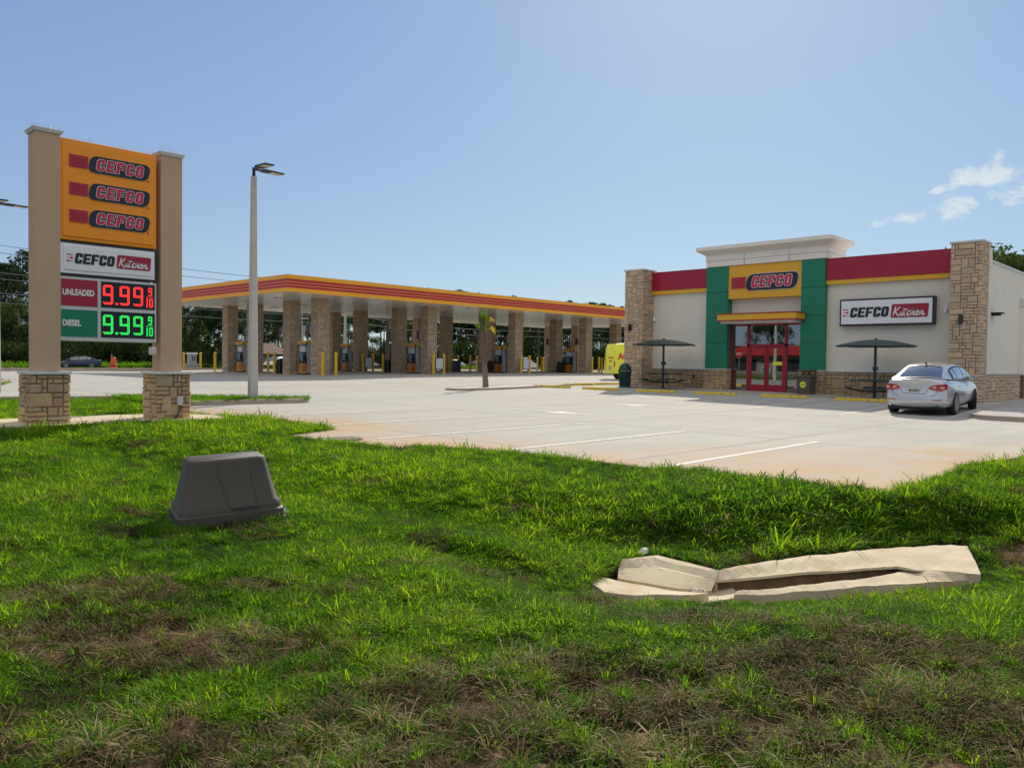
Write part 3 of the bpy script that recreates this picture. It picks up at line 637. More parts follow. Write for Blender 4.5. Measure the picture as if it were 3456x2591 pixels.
def ribbon(mb, pts, w, o, u, v, n, z0):
    P = []
    for i in range(len(pts)-1):
        p0 = Vector(pts[max(0, i-1)]); p1 = Vector(pts[i]); p2 = Vector(pts[i+1]); p3 = Vector(pts[min(len(pts)-1, i+2)])
        for k in range(5):
            t = k/5; P.append(.5*((2*p1)+(p2-p0)*t+(2*p0-5*p1+4*p2-p3)*t*t+(3*p1-p0-3*p2+p3)*t**3))
    P.append(Vector(pts[-1])); vs = []
    for i, p in enumerate(P):
        a = P[max(0, i-1)]; b = P[min(len(P)-1, i+1)]; d = (b-a).normalized(); nn = Vector((-d.y, d.x)); k = min(1, .45+min(i, len(P)-1-i)*.3)
        for s_ in (-1, 1): q = p+nn*s_*w*k/2; vs.append(Vector(o)+Vector(u)*q.x+Vector(v)*q.y+Vector(n)*z0)
    mb.add(vs, [(2*i, 2*i+1, 2*i+3, 2*i+2) for i in range(len(P)-1)])
SCRIPT = [  # brush script "Kitchen", in units of letter height
 [(.18,1.0),(.1,.5),(.0,.02)], [(.62,.98),(.34,.62),(.12,.5),(.3,.3),(.52,.02),(.66,.08)],
 [(.66,.08),(.84,.5),(.78,.12),(.84,.03),(.96,.14)], [(.92,.72),(.95,.76)],
 [(.96,.14),(1.2,.95),(1.08,.3),(1.1,.05),(1.25,.12)], [(1.0,.62),(1.42,.68)],
 [(1.72,.42),(1.6,.5),(1.44,.3),(1.42,.08),(1.54,.02),(1.74,.16)],
 [(1.74,.16),(2.04,.98),(1.9,.5),(1.8,.02)], [(1.84,.2),(2.06,.46),(2.08,.3),(2.04,.06),(2.14,.04),(2.28,.16)],
 [(2.28,.2),(2.5,.34),(2.46,.48),(2.34,.4),(2.3,.14),(2.42,.02),(2.62,.14)],
 [(2.62,.14),(2.76,.46),(2.68,.02)], [(2.7,.16),(2.92,.46),(2.96,.3),(2.92,.06),(3.02,.03),(3.18,.16)]]
def kitchen_mark(parent, o, u, v, n, W, H):
    """utensils, five dark letters and a red tablet with script; W wide, H letter height"""
    mb = MB(); z = Vector(n)*.006
    for i, (y0, kind) in enumerate(((.80, 'knife'), (.50, 'fork'), (.20, 'spoon'))):
        yy = H*y0; x0, x1 = W*(-.0+.0), W*.068
        pts = {'knife': [(x0,yy-.05*H),(x1,yy-.05*H),(x1,yy+.03*H),(x0,yy+.07*H)], 'fork': [(x0,yy-.02*H),(x0+.55*(x1-x0),yy-.03*H),(x0+.65*(x1-x0),yy-.1*H),(x1,yy-.1*H),(x1,yy+.1*H),(x0+.65*(x1-x0),yy+.1*H),(x0+.55*(x1-x0),yy+.03*H),(x0,yy+.02*H)],
               'spoon': [(x0,yy-.07*H),(x0+.25*(x1-x0),yy-.1*H),(x0+.4*(x1-x0),yy-.03*H),(x1,yy-.025*H),(x1,yy+.025*H),(x0+.4*(x1-x0),yy+.03*H),(x0+.25*(x1-x0),yy+.1*H),(x0,yy+.07*H)]}[kind]
        mb.add([Vector(o)+Vector(u)*p[0]+Vector(v)*p[1]+z for p in pts], [tuple(range(len(pts)))])
    mb.build('utensil_mark', M['letter_red'], parent)
    L_, wd = word('CEFCO', gap=.07, shear=.13, t=.27, tv=.22, r=.2); sx_ = (W*.47)/(wd*H); L2 = [[(x*sx_, y) for x, y in lp] for lp in L_]
    mb = MB(); place(mb, curve_mesh(L2, 0, .008, None), Vector(o)+Vector(u)*(W*.085)+z, u, v, n, H); mb.build('lettering', M['letter_black'], parent)
    mb = MB(); th = 1.32; rr = rrect(0, 0, W*.415/H/th, 1, .12, 5); rr = [(x+y*.08, y) for x, y in rr]
    place(mb, curve_mesh([rr], 0, .008, None), Vector(o)+Vector(u)*(W*.570)+Vector(v)*(-.12*H)+z, u, v, n, H*th); mb.build('script_tablet', M['metal_red'], parent)
    mb = MB()
    for i, st in enumerate(SCRIPT): ribbon(mb, [(p[0]*W*.112+.02*W+p[1]*H*.1, p[1]*H*.92) for p in st], H*.125, Vector(o)+Vector(u)*(W*.578)+Vector(v)*(H*.05)+z*1.9, u, v, n, .001*i)
    mb.build('script_lettering', M['letter_white'], parent)
# ---------------------------------------------------------------- price sign
def price_sign():
    t = thing('price_sign', 'tall fuel price sign with orange panel and lit 9.99 prices on stone footings', 'sign', (-16.7, 5.8, .1))
    U, V_, Nn = (0,1,0), (0,0,1), (1,0,0)
    for k, (y0, y1) in enumerate(((4.36,4.99),(6.63,7.30))):
        ym = (y0+y1)/2
        b = stone_box('stone_base', -17.02, y0, .02, -16.38, y1, 1.06, .085, 40+k*9, t)
        MB().box(-17.08, y0-.045, 1.06, -16.31, y1+.045, 1.115).build('base_cap', M['cap_white'], b, bevel=.008)
        MB().box(-16.90, ym-.21-.01*k, 1.115, -16.46, ym+.21+.01*k, 5.53).build('pillar', M['stucco_tan'], t, bevel=.012)
        MB().frustum((-16.68,ym,5.53),(.48,.46),(-16.68,ym,5.60),(.54,.53)).build('pillar_cap', M['cap_white'], t, bevel=.008)
        mb = MB(); rg = random.Random(k)
        for i in range(60):
            x = -16.68+rg.uniform(-.24,.24); y = ym+rg.uniform(-.23,.23)
            for s_ in (-1, 1): mb.cyl((x,y,5.6),(x+rg.uniform(-.05,.05),y+s_*rg.uniform(.0,.06),5.6+rg.uniform(.08,.12)), .0016, .0008, 3, False)
        mb.build('bird_spikes', M['steel_pole'], t)['kind'] = 'stuff'
    X = -16.47; y0, y1 = 4.86, 6.66
    mb = MB(); mb.box(-16.86, y0, 3.60, X, y1, 5.50); p = mb.build('sign_panel', M['sign_orange'], t, bevel=.02)
    mb = MB(); mb.box(X, y0+.06, 3.665, X+.028, y1-.06, 5.43); mb.build('raised_face', M['sign_orange'], p, bevel=.026)
    mb = MB(); rg = random.Random(5)
    for i in range(110):
        y = rg.uniform(y0, y1); x = -16.66+rg.uniform(-.12,.12); mb.cyl((x,y,5.5),(x+rg.uniform(-.04,.04),y+rg.uniform(-.05,.05),5.5+rg.uniform(.08,.12)), .0016, .0008, 3, False)
    mb.build('bird_spikes', M['steel_pole'], t)['kind'] = 'stuff'
    for z in (4.925, 4.405, 3.895): brand_badge(p, (X+.03, 5.03, z), U, V_, Nn, 1.47, .325, .014)
    mb = MB(); mb.box(-16.84, y0, 2.935, X-.01, y1, 3.585); k_ = mb.build('kitchen_panel', M['dark_frame'], t, bevel=.01)
    MB().box(X-.01, y0+.02, 2.975, X, y1-.04, 3.54).build('white_face', M['sign_white'], k_)
    MB().box(X, y0+.08, 3.035, X+.022, y1-.07, 3.49).build('raised_face', M['sign_white'], k_, bevel=.015)
    kitchen_mark(k_, (X+.022, 4.985, 3.165), U, V_, Nn, 1.56, .20)
    mb = MB(); mb.box(-16.84, y0, 1.70, X-.005, y1, 2.905); c = mb.build('price_cabinet', M['alu'], t, bevel=.008)
    for nm, zz0, zz1, m_, txt, led in (('grade_panel', 2.36, 2.865, 'metal_red', 'UNLEADED', 'led_red'), ('grade_panel', 1.775, 2.29, 'metal_green', 'DIESEL', 'led_green')):
        g_ = MB().box(X-.005, y0+.035, zz0, X+.006, 5.535, zz1).build(nm, M[m_], c)
        T_ = text_mesh(txt, .155, .0065, .004, .70, 'LEFT'); mb = MB(); place(mb, T_, (X+.009, y0+.055, (zz0+zz1)/2), U, V_, Nn); mb.build('lettering', M['letter_white'], g_)
        s_ = MB().box(X-.005, 5.60, zz0, X+.004, 6.625, zz1).build('price_screen', M['led_black'], c)
        mb = MB(); DG = []
        def flush():
            nonlocal mb
            if mb.v: mb.build('price_digit', M[led], s_)
            mb = MB()
        def dot(y, z, r=.0115): mb.add([(X+.009, y+r*math.cos(a), z+r*math.sin(a)) for a in [i*math.pi/3 for i in range(6)]], [tuple(range(6))])
        def nine(yy, zb, w, h, nw, nh, zero=False, one=False, r=.0115):
            D9 = set()
            for i in range(nw+1):
                for j in range(nh+1):
                    top, mid = j >= nh-1, nh//2 <= j <= nh//2+1; lf = i <= 1; rg_ = i >= nw-1; bt = j <= 1
                    cut = (i in (0, nw)) and (j in (0, nh))
                    on = (top or bt or rg_ or (lf and (zero or j > nh//2)) or (mid and not zero)) and not cut
                    if not zero and lf and j in (2,) : on = False
                    if one: on = i in (nw//2, nw//2+1)
                    if on: dot(yy+w*i/nw, zb+h*j/nh, r)
            flush()
        zc = (zz0+zz1)/2; hh = .36
        for yy in (5.64, 5.95, 6.21): nine(yy, zc-hh/2, .17, hh, 7, 15)
        for a in (0, 1):
            for b in (0, 1): dot(5.875+a*.022, zc-hh/2+b*.022)
        flush()
        nine(6.495, zc+.03, .07, .16, 5, 11, r=.007); nine(6.515, zc-.2, .065, .17, 5, 11, zero=True, r=.007); nine(6.44, zc-.2, .05, .17, 4, 11, one=True, r=.007)
        for i in range(12): dot(6.455+i*.012, zc+.002, .005)
        flush()
    MB().box(-16.62, 6.55, 1.45, -16.44, 6.66, 1.62).build('junction_box', M['alu'], t, bevel=.03)
    j = MB().box(-16.36, 7.02, .42, -16.27, 7.13, .60).build('conduit_box', M['alu'], t, bevel=.015)
    MB().tube([(-16.3,7.07,.44),(-16.28,7.05,.3),(-16.28,6.99,.18),(-16.3,6.9,.08)], .018, 8).build('conduit', M['black_plastic'], j)
    MB().box(-16.375, 6.74, .32, -16.345, 6.90, .60).build('access_panel', M['stucco_tan'], t)
price_sign()
# ---------------------------------------------------------------- lot lamps
def lamp_post(x, y, h, label, rz=0, w0=.225, w1=.13, heads=2):
    z = zlot(x, y)
    t = thing('street_lamp', label, 'lamp post', (x, y, z), 0, 'concrete lamp posts on the lot')
    mb = MB(); c = .25
    def sq(w): return [(w/2-w*c*.3,-w/2),(w/2,-w/2+w*c*.3),(w/2,w/2-w*c*.3),(w/2-w*c*.3,w/2),(-w/2+w*c*.3,w/2),(-w/2,w/2-w*c*.3),(-w/2,-w/2+w*c*.3),(-w/2+w*c*.3,-w/2)]
    a, b = sq(w0), sq(w1)
    mb.add([(x+p[0],y+p[1],z-.1) for p in a]+[(x+p[0],y+p[1],z+h) for p in b], [(i,(i+1)%8,8+(i+1)%8,8+i) for i in range(8)]+[tuple(range(8,16))]); mb.build('pole', M['concrete_pole'], t)
    MB().box(x-.05, y-w0/2-.004, z+.35, x+.02, y-w0/2+.02, z+.62).build('hatch_cover', M['steel_pole'], t)
    MB().cyl((x,y,z+h),(x,y,z+h+.26),.045,.042,10).build('tenon', M['lamp_dark'], t)
    for k, (dx, dy) in enumerate(((1,0),(0,1))[:heads]):
        d = Vector((dx, dy, 0)).normalized(); n = Vector((-d.y, d.x, 0)); zz = z+h+.2
        mb = MB(); B = Vector((x, y, zz))
        A = [(0,.035,.04),(.18,.035,.04),(.30,.14,.05),(.88,.15,.025)]
        vs = []
        for (s_, hw, th) in A:
            for q in ((-hw,-th/2),(hw,-th/2),(hw,th/2),(-hw,th/2)): vs.append(B+d*s_+n*q[0]+Vector((0,0,q[1]+.03*math.sin(s_*3))))
        mb.add(vs, [(4*i+j,4*i+(j+1)%4,4*i+4+(j+1)%4,4*i+4+j) for i in range(3) for j in range(4)]+[(0,3,2,1),(12,13,14,15)])
        hd = mb.build('lamp_head', M['lamp_dark'], t)
        mb = MB(); p0 = B+d*.58+Vector((0,0,.0)); mb.add([B+d*s_+n*q+Vector((0,0,-.03+.03*math.sin(s_*3))) for s_, q in ((.50,-.125),(.85,-.13),(.85,.13),(.50,.125))], [(3,2,1,0)]); mb.build('lens', M['lamp_lens'], hd)
lamp_post(-20.8, 11.1, 6.35, 'tall square concrete lamp post with rust streak beside the price sign')
lamp_post(-28.68, 6.68, 5.65, 'concrete lamp post cut by the left edge of the photo', w0=.235, w1=.14)
lamp_post(-76, 51.8, 6.4, 'pale far lamp post rising beyond the second pump row', w0=.3, w1=.22)
# ---------------------------------------------------------------- fuel canopy
CX = [-42.75, -46.1, -50.9, -54.5]; CY = [27.3+8.8*k for k in range(5)]
def canopy():
    t = thing('fuel_canopy', 'long yellow and red striped fuel canopy on stone clad columns', 'canopy', (-48.6, 45, .5))
    x0, x1, y0, y1, z0, z1 = -57.6, -39.7, 23.2, 66.8, 5.2, 6.14
    MB().box(x0+.06, y0+.06, z0, x1-.06, y1-.06, z0+.3).build('roof_deck', M['alu'], t)
    mb = MB()
    n = 28
    for i in range(n):
        a = x0+.1+(x1-x0-.2)*i/n; b = x0+.1+(x1-x0-.2)*(i+1)/n-.012
        mb.box(a, y0+.1, z0-.02, b, y1-.1, z0-.001)
    mb.build('soffit', M['soffit'], t)
    # fascia bands: yellow / red / line / red / line / red / yellow
    H = z1-z0; bands = [(0,.235,'fascia_yellow'),(.235,.385,'fascia_red'),(.385,.415,'fascia_line'),(.415,.565,'fascia_red'),(.565,.595,'fascia_line'),(.595,.755,'fascia_red'),(.755,1,'fascia_yellow')]
    for a, b, m_ in bands:
        e = {'fascia_yellow': .0, 'fascia_red': -.012, 'fascia_line': -.004}[m_]
        mb = MB(); za, zb = z0-.024+(H+.024)*a, z0-.024+(H+.024)*b
        mb.box(x0-e, y0-e, za, x1+e, y0+.06, zb); mb.box(x1-.06, y0+.06, za, x1+e, y1-.06, zb); mb.box(x0-e, y1-.06, za, x1+e, y1+e, zb); mb.box(x0-e, y0+.06, za, x0+.06, y1-.06, zb)
        mb.build('fascia_band', M[m_], t)
    first = None
    for j, y in enumerate(CY):
        for i, x in enumerate(CX):
            if first is None:
                first = stone_box('column', x-.39, y-.39, .3, x+.39, y+.39, z0-.02, .115, 70, t, 'stone_pale'); f0 = (x, y)
            else:
                c = first.copy(); link(c); c.parent = t; c.location = (x-f0[0], y-f0[1], 0)
                if (i+j) % 2: c.rotation_euler = (0,0,0)
    lt = None
    for y in [23.2+4.4*k+2.2 for k in range(10)]:
        for x in (-41.2, -44.4, -48.5, -52.7, -56):
            if lt is None:
                lt = MB().box(x-.22, y-.22, z0-.06, x+.22, y+.22, z0-.021).build('canopy_light', M['lamp_lens'], t); l0 = (x, y)
            else: c = lt.copy(); link(c); c.parent = t; c.location = (x-l0[0], y-l0[1], 0)
    # pump numbers: tilted boxes on the -X side of columns
    k = 0
    for j, y in enumerate(CY):
        for x in CX:
            k += 1
            if x in (CX[0], CX[2]): s_ = -1
            else: s_ = -1
            if x == CX[3]: continue
            xx, yy, zz = x-.62, y-.36, 3.25
            mb = MB(); mb.box(xx-.16, yy-.10, zz-.26, xx+.16, yy+.10, zz+.26); b_ = mb.build('pump_number_sign', M['cap_white'], t)
            mb = MB(); mb.box(xx-.165, yy-.106, zz-.265, xx+.165, yy-.101, zz+.265); f_ = mb.build('dark_face', M['sign_navy'], b_)
            T_ = text_mesh(str(k % 10), .34, .02, .004, .8); mb = MB(); place(mb, T_, (xx, yy-.11, zz), (1,0,0), (0,0,1), (0,-1,0)); mb.build('lettering', M['letter_red'], b_)
    return t
canopy()
def fuel_pump():
    t = thing('fuel_pump', '', 'fuel pump', (0,0,0), 0, 'fuel pumps under the canopy')
    MB().box(-.55,-.3,.0,.55,.3,.06).build('plinth', M['black_plastic'], t)
    MB().box(-.46,-.24,.06,.46,.24,.72).build('lower_cabinet', M['pump_orange'], t, bevel=.03)
    MB().frustum((0,0,.72),(.86,.44),(0,0,1.40),(.62,.40)).build('dispenser_head', M['black_plastic'], t)
    MB().box(-.20,-.25,.86,.14,-.21,1.34).build('screen', M['screen'], t); MB().box(-.20,.21,.86,.14,.25,1.34).build('screen', M['screen'], t)
    MB().box(-.30,-.17,1.42,.30,.17,1.78).build('card_board', M['poster'], t)
    for s_ in (-1, 1):
        mb = MB(); mb.add([(s_*.36,-.12,.1),(s_*.56,-.12,.1),(s_*.44,-.12,1.95),(s_*.34,-.12,1.95),(s_*.36,.12,.1),(s_*.56,.12,.1),(s_*.44,.12,1.95),(s_*.34,.12,1.95)], [(0,1,2,3),(7,6,5,4),(0,4,5,1),(1,5,6,2),(2,6,7,3),(3,7,4,0)])
        mb.build('side_upright', M['pump_grey'], t)
    h_ = MB().box(-.62,-.22,1.93,.62,.22,2.14).build('header', M['bollard'], t, bevel=.02)
    MB().box(-.50,-.235,1.96,.22,-.222,2.11).build('header_badge', M['pump_orange'], h_); MB().box(.44,-.26,1.92,.60,-.222,2.06).build('hose_guard', M['black_plastic'], h_)
    for sy in (-1, 1):
        for sx_ in (-1, 1):
            MB().tube([(sx_*.5,sy*.2,1.95),(sx_*.52,sy*.28,1.2),(sx_*.50,sy*.32,.45),(sx_*.40,sy*.34,.18),(sx_*.30,sy*.34,.30),(sx_*.26,sy*.30,.8),(sx_*.26,sy*.26,1.0)], .022, 6).build('hose', M['hose'], t)
        MB().box(.16,sy*.25-.05,.92,.30,sy*.25+.05,1.18).build('nozzle', M['hose'], t)
    return t
P0 = fuel_pump(); k = 0
rows = ['first', 'second', 'third', 'fourth', 'fifth']
for j, y in enumerate(CY):
    for i, x in enumerate((-44.45, -52.7)):
        o = P0 if k == 0 else copy_tree(P0); k += 1
        o.location = (x, y, zlot(x, y)); o['label'] = 'orange and grey fuel pump on the %s side of the %s column row' % ('store' if i == 0 else 'far', rows[j])
B0 = None
def bollard(x, y, label, h=1.42):
    global B0
    if B0 is None:
        B0 = MB().lathe([(.095,-.02),(.095,1.05),(.085,1.052),(.085,1.075),(.095,1.077),(.095,1.17),(.085,1.172),(.085,1.195),(.097,1.197),(.097,h-.09),(.085,h-.04),(.05,h-.008),(.01,h)], 14).build('bollard', M['bollard'], smooth=True)
        o = B0
    else: o = B0.copy(); link(o)
    o.location = (x, y, zlot(x, y)); tag(o, label, 'bollard', 'yellow bollards guarding the pumps'); return o
for j, y in enumerate(CY):
    for (x, nm) in ((-41.55,'store'),(-47.25,'inner'),(-49.75,'inner far'),(-55.7,'far')):
        for s_ in (-1, 1):
            bollard(x, y-.1+s_*.47, 'yellow bollard, %s end of the %s row pump island, %s of the two' % (nm, rows[j], 'nearer' if s_ < 0 else 'farther'))
for (x, y, nm) in ((-66.7,29.25,'left'),(-67.2,30.95,'right')): bollard(x, y, 'yellow bollard standing %s of the grey air machine' % nm)
def poster_board(x, y, label):
    t = thing('poster_board', label, 'poster board', (x, y, zlot(x, y)), 0, 'blank poster boards between bollards')
    z = zlot(x, y); MB().box(x-.02, y-.36, z+.32, x+.03, y+.36, z+1.12).build('frame', M['black_plastic'], t); MB().box(x+.031, y-.31, z+.36, x+.036, y+.31, z+1.08).build('white_sheet', M['poster'], t)
    for s_ in (-1,1): MB().box(x-.02, y+s_*.40-.03, z+.5, x+.02, y+s_*.40+.03, z+.56).build('bracket', M['black_plastic'], t)
for j, nm in ((1,'second'),(2,'third')): poster_board(-41.5, CY[j]-.1, 'blank white poster board between bollards at the %s column row' % nm)
poster_board(-49.7, CY[1]-.1, 'small white poster board by the far columns of the second row')
def island_bin(x, y, label, m_='black_plastic'):
    t = thing('litter_bin', label, 'litter bin', (x, y, zlot(x, y)), 0, 'dark square bins beside columns'); z = zlot(x, y)
    MB().box(x-.26,y-.26,z,x+.26,y+.26,z+.80).build('bin_body', M[m_], t, bevel=.03); MB().frustum((x,y,z+.80),(.56,.56),(x,y,z+.95),(.40,.40)).build('bin_lid', M[m_], t, bevel=.02)
    MB().box(x+.262,y-.15,z+.6,x+.27,y+.15,z+.75).build('opening', M['hose'], t)
for x, y, l in ((-47.0,CY[0]-.2,'dark square litter bin at the left of the near inner column'),(-53.2,CY[1]+.35,'dark blue litter bin behind the second row pump'),(-49.2,CY[2]-.3,'dark litter bin between the third row columns'),(-44.9,CY[2]-.75,'dark litter bin left of the third row pump'),(-45.0,CY[3]-.6,'dark litter bin beside the fourth row bollard'),(-47.0,CY[1]-.2,'dark litter bin with pale lid by the second row inner column')): island_bin(x, y, l)
# air machine
def air_machine(x, y):
    z = zlot(x, y); t = thing('air_machine', 'grey coin air machine with white top between two yellow bollards', 'air machine', (x, y, z))
    MB().box(x-.45,y-.45,z,x+.45,y+.45,z+.45).build('base', M['greysuv'], t, bevel=.03); MB().box(x-.3,y-.3,z+.45,x+.3,y+.3,z+1.25).build('cabinet', M['pump_grey'], t, bevel=.02)
    MB().box(x-.36,y-.36,z+1.25,x+.36,y+.36,z+1.42).build('header', M['sign_white'], t, bevel=.01)
    for i in range(2):
        for j in range(2): MB().box(x+.30,y-.14+i*.2,z+.72+j*.2,x+.31,y-.02+i*.2,z+.86+j*.2).build('dial', M['black_plastic'], t)
air_machine(-68.8, 30.9)
# ---------------------------------------------------------------- store
def store():
    t = thing('store_building', 'single storey store with stone pillars, red bands, green panels and red doors', 'store', (-15.6, 33.1, .2))
    W = 33.40; S_ = M['stucco_cream']
    # shell
    mb = MB(); mb.box(-22.6, W, .0, -18.35, W+.25, 5.75); mb.box(-14.35, W, .0, -7.85, W+.25, 5.75)
    mb.box(-18.35, W+.12, 3.32, -14.35, W+.37, 5.75)
    mb.build('front_wall', S_, t)
    mb = MB(); mb.box(-8.05, W+.25, 0, -7.80, 52, 5.42); mb.build('side_wall', S_, t)
    mb = MB(); mb.box(-22.6, W+.25, 0, -22.35, 52, 5.42); mb.build('side_wall', S_, t)
    MB().box(-22.6, 52, 0, -7.8, 52.25, 5.42).build('rear_wall', S_, t)
    MB().box(-8.09, W+.25, 5.42, -7.76, 52.3, 5.53).build('coping', M['cap_white'], t, bevel=.01)
    MB().box(-22.35, W+.37, 5.0, -8.05, 52, 5.12).build('roof', M['cap_white'], t)
    # stone wainscot and ledges
    zb = .05
    for x0, x1, y in ((-22.3,-19.2,W-.05),(-13.62,-8.6,W-.05)):
        s_ = stone_box('stone_wainscot', x0, y, zb, x1, W+.02, 1.17, .14, int(-x0*7), t, 'stone', '-y'); MB().box(x0, y-.06, 1.17, x1, W-.002, 1.22).build('ledge', M['cap_white'], s_, bevel=.006)
    s_ = stone_box('stone_wainscot', -7.80, W-.2, zb-.05, -7.72, 39.2, 1.17, .13, 9, t, 'stone_pale', '+x'); MB().box(-7.81, W-.2, 1.17, -7.66, 39.2, 1.22).build('ledge', M['cap_white'], s_)
    s_ = stone_box('stone_wainscot', -7.80, 40.3, zb-.05, -7.72, 52, 1.17, .13, 19, t, 'stone_pale', '+x'); MB().box(-7.81, 40.3, 1.17, -7.66, 52, 1.22).build('ledge', M['cap_white'], s_)
    d_ = MB().box(-7.80, 39.3, .0, -7.60, 39.85, 4.05).build('downpipe', M['stucco_white'], t, bevel=.01); MB().box(-7.80, 39.25, 4.05, -7.5, 39.9, 4.35).build('rain_head', M['cap_white'], d_, bevel=.01)
    MB().box(-7.80, 39.28, .0, -7.585, 39.87, 1.15).build('pipe_guard', M['palm_bark'], d_)
    # pillars
    for x0, x1, sd in ((-23.35,-22.33,3),(-8.66,-7.66,13)):
        p = stone_box('stone_pillar', x0, 32.45, .05, x1, 33.38, 5.98, .115, sd, t, 'stone_pale'); MB().box(x0-.07, 32.38, 5.98, x1+.07, 33.55, 6.06).build('pillar_cap', M['cap_white'], p, bevel=.01)
        MB().box(x0-.0, 33.38, 5.2, x1, 33.9, 5.9).build('pillar_back', S_, p)
        xm = (x0+x1)/2+(-.14 if sd == 3 else -.12)
        l = MB().box(xm-.07, 32.31, 3.03, xm+.07, 32.41, 3.34).build('wall_lamp', M['lamp_dark'], t, bevel=.02); MB().cyl((xm,32.28,3.02),(xm,32.28,3.35),.055,.055,10).build('lamp_tube', M['lamp_dark'], l)
    # red and yellow bands
    for x0, x1 in ((-22.33,-19.2),(-13.62,-8.66)):
        MB().box(x0, W-.20, 5.01, x1, W-.002, 5.89).build('red_band', M['metal_red'], t, bevel=.006); MB().box(x0, W-.17, 4.83, x1, W-.002, 5.008).build('yellow_band', M['metal_yellow'], t, bevel=.006)
        MB().box(x0, W-.21, 5.89, x1, W+.3, 5.92).build('coping', M['metal_red'], t)
    # tower with green panelled sides
    for x0, x1 in ((-19.2,-18.1),(-14.64,-13.62)):
        p = stone_box('stone_wainscot', x0-.02, 33.04, zb, x1+.02, W+.1, 1.18, .145, int(-x0*11), t, 'stone', '-y+x'); MB().box(x0-.06, 32.98, 1.18, x1+.06, W+.1, 1.23).build('ledge', M['cap_white'], p, bevel=.006)
        zs = [1.235,2.41,3.56,4.75,5.93]
        MB().box(x0+.02, 33.13, 1.235, x1-.02, 33.6, 5.93).build('panel_backing', M['dark_frame'], t)
        for a, b in zip(zs[:-1], zs[1:]): MB().box(x0, 33.1, a+.008, x1, 33.62, b-.008).build('green_panel', M['metal_green'], t, bevel=.006)
    MB().box(-18.1, 33.16, 4.42, -14.64, 33.5, 5.93).build('sign_field', M['metal_yellow'], t, bevel=.004)
    fld = [o for o in bpy.data.objects if o.name == 'sign_field'][0]
    brand_badge(fld, (-17.94, 33.155, 4.76), (1,0,0), (0,0,1), (0,-1,0), 3.12, .72, .03)
    mb = MB(); mb.box(-19.22, 33.08, 5.94, -13.60, 35.2, 6.20); mb.box(-19.24, 33.06, 6.21, -13.58, 35.2, 6.46); tw = mb.build('tower_head', M['stucco_white'], t, bevel=.006)
    prof = [(.0,6.46),(.05,6.5),(.12,6.54),(.22,6.60),(.34,6.68),(.34,6.84),(.0,6.86)]
    mb = MB(); vs = []
    for e, z in prof: vs += [(-19.24-e, 33.06-e, z), (-13.58+e, 33.06-e, z), (-13.58+e, 35.2, z), (-19.24-e, 35.2, z)]
    mb.add(vs, [(4*i+j,4*i+(j+1)%4,4*i+4+(j+1)%4,4*i+4+j) for i in range(len(prof)-1) for j in range(4)]+[tuple(range(4*len(prof)-4,4*len(prof)))]); mb.build('cornice', M['stucco_white'], tw)
    mb = MB()
    for x in (-17.3,-15.2): mb.box(x-.006, 33.055, 5.94, x+.006, 33.075, 6.46)
    mb.build('control_joint', M['mortar'], tw)
    # awning
    a = MB().box(-18.12, 32.22, 3.40, -14.46, 33.12, 3.66).build('awning', M['metal_yellow'], t, bevel=.008)
    MB().box(-18.15, 32.19, 3.66, -14.43, 33.12, 3.70).build('awning_trim', M['metal_red'], a); MB().box(-18.15, 32.19, 3.36, -14.43, 33.12, 3.40).build('awning_trim', M['metal_red'], a)
    MB().box(-18.05, 32.4, 3.27, -14.6, 33.5, 3.358).build('awning_soffit', M['stucco_white'], a)
    # entrance
    Y = 33.52; fr = M['door_red']
    e = MB(); x0, x1, zt, z0 = -18.1, -14.64, 3.27, .24
    for (a0, b0, a1, b1) in ((x0,z0,x0+.09,zt),(x1-.09,z0,x1,zt),(-17.28,z0,-17.16,zt),(-15.50,z0,-15.38,zt),(x0,zt-.08,x1,zt),(x0,z0-.14,x1,z0+.02),(-17.28,2.26,-15.38,2.36)): e.box(a0, Y-.06, b0, a1, Y+.06+(a0%1)*.004, b1)
    ent = e.build('entrance_frame', fr, t)
    for (a0, b0, a1, b1) in ((x0+.09,z0+.02,-17.28,zt-.08),(-15.38,z0+.02,x1-.09,zt-.08),(-17.16,2.36,-15.5,zt-.08)): MB().box(a0, Y-.006, b0, a1, Y+.006, b1).build('window_pane', M['glass'], ent)
    for (a0, a1, hx) in ((-17.15,-16.34,-16.46),(-16.32,-15.51,-16.20)):
        d = MB(); w = .085
        for q in ((a0,z0+.02,a0+w,2.25),(a1-w,z0+.02,a1,2.25),(a0+w,2.25-w,a1-w,2.25),(a0+w,z0+.02,a1-w,z0+.30)): d.box(q[0], Y-.045, q[1], q[2], Y+.03, q[3])
        d = d.build('door', fr, t); MB().box(a0+w, Y-.012, z0+.30, a1-w, Y-.004, 2.25-w).build('door_pane', M['glass'], d)
        s_ = 1 if hx > -16.33 else -1
        MB().tube([(hx,Y-.05,1.05),(hx+s_*.05,Y-.11,1.07),(hx+s_*.06,Y-.11,1.32),(hx,Y-.05,1.34)], .013, 8).build('door_handle', M['handle'], d)
        if s_ > 0: MB().box(a0+.28, Y-.02, 1.42, a1-.02, Y-.013, 1.58).build('door_notice', M['sticker_yellow'], d)
    # interior
    i_ = MB(); i_.box(-22.3, 33.7, .2, -8.1, 44, .25); i_.build('interior_floor', M['interior_floor'], t)
    MB().box(-22.3, 44, .25, -8.1, 44.1, 4.0).build('interior_wall', M['interior_wall'], t); MB().box(-22.3, 33.8, 3.5, -8.1, 44, 3.56).build('interior_ceiling', M['stucco_white'], t)
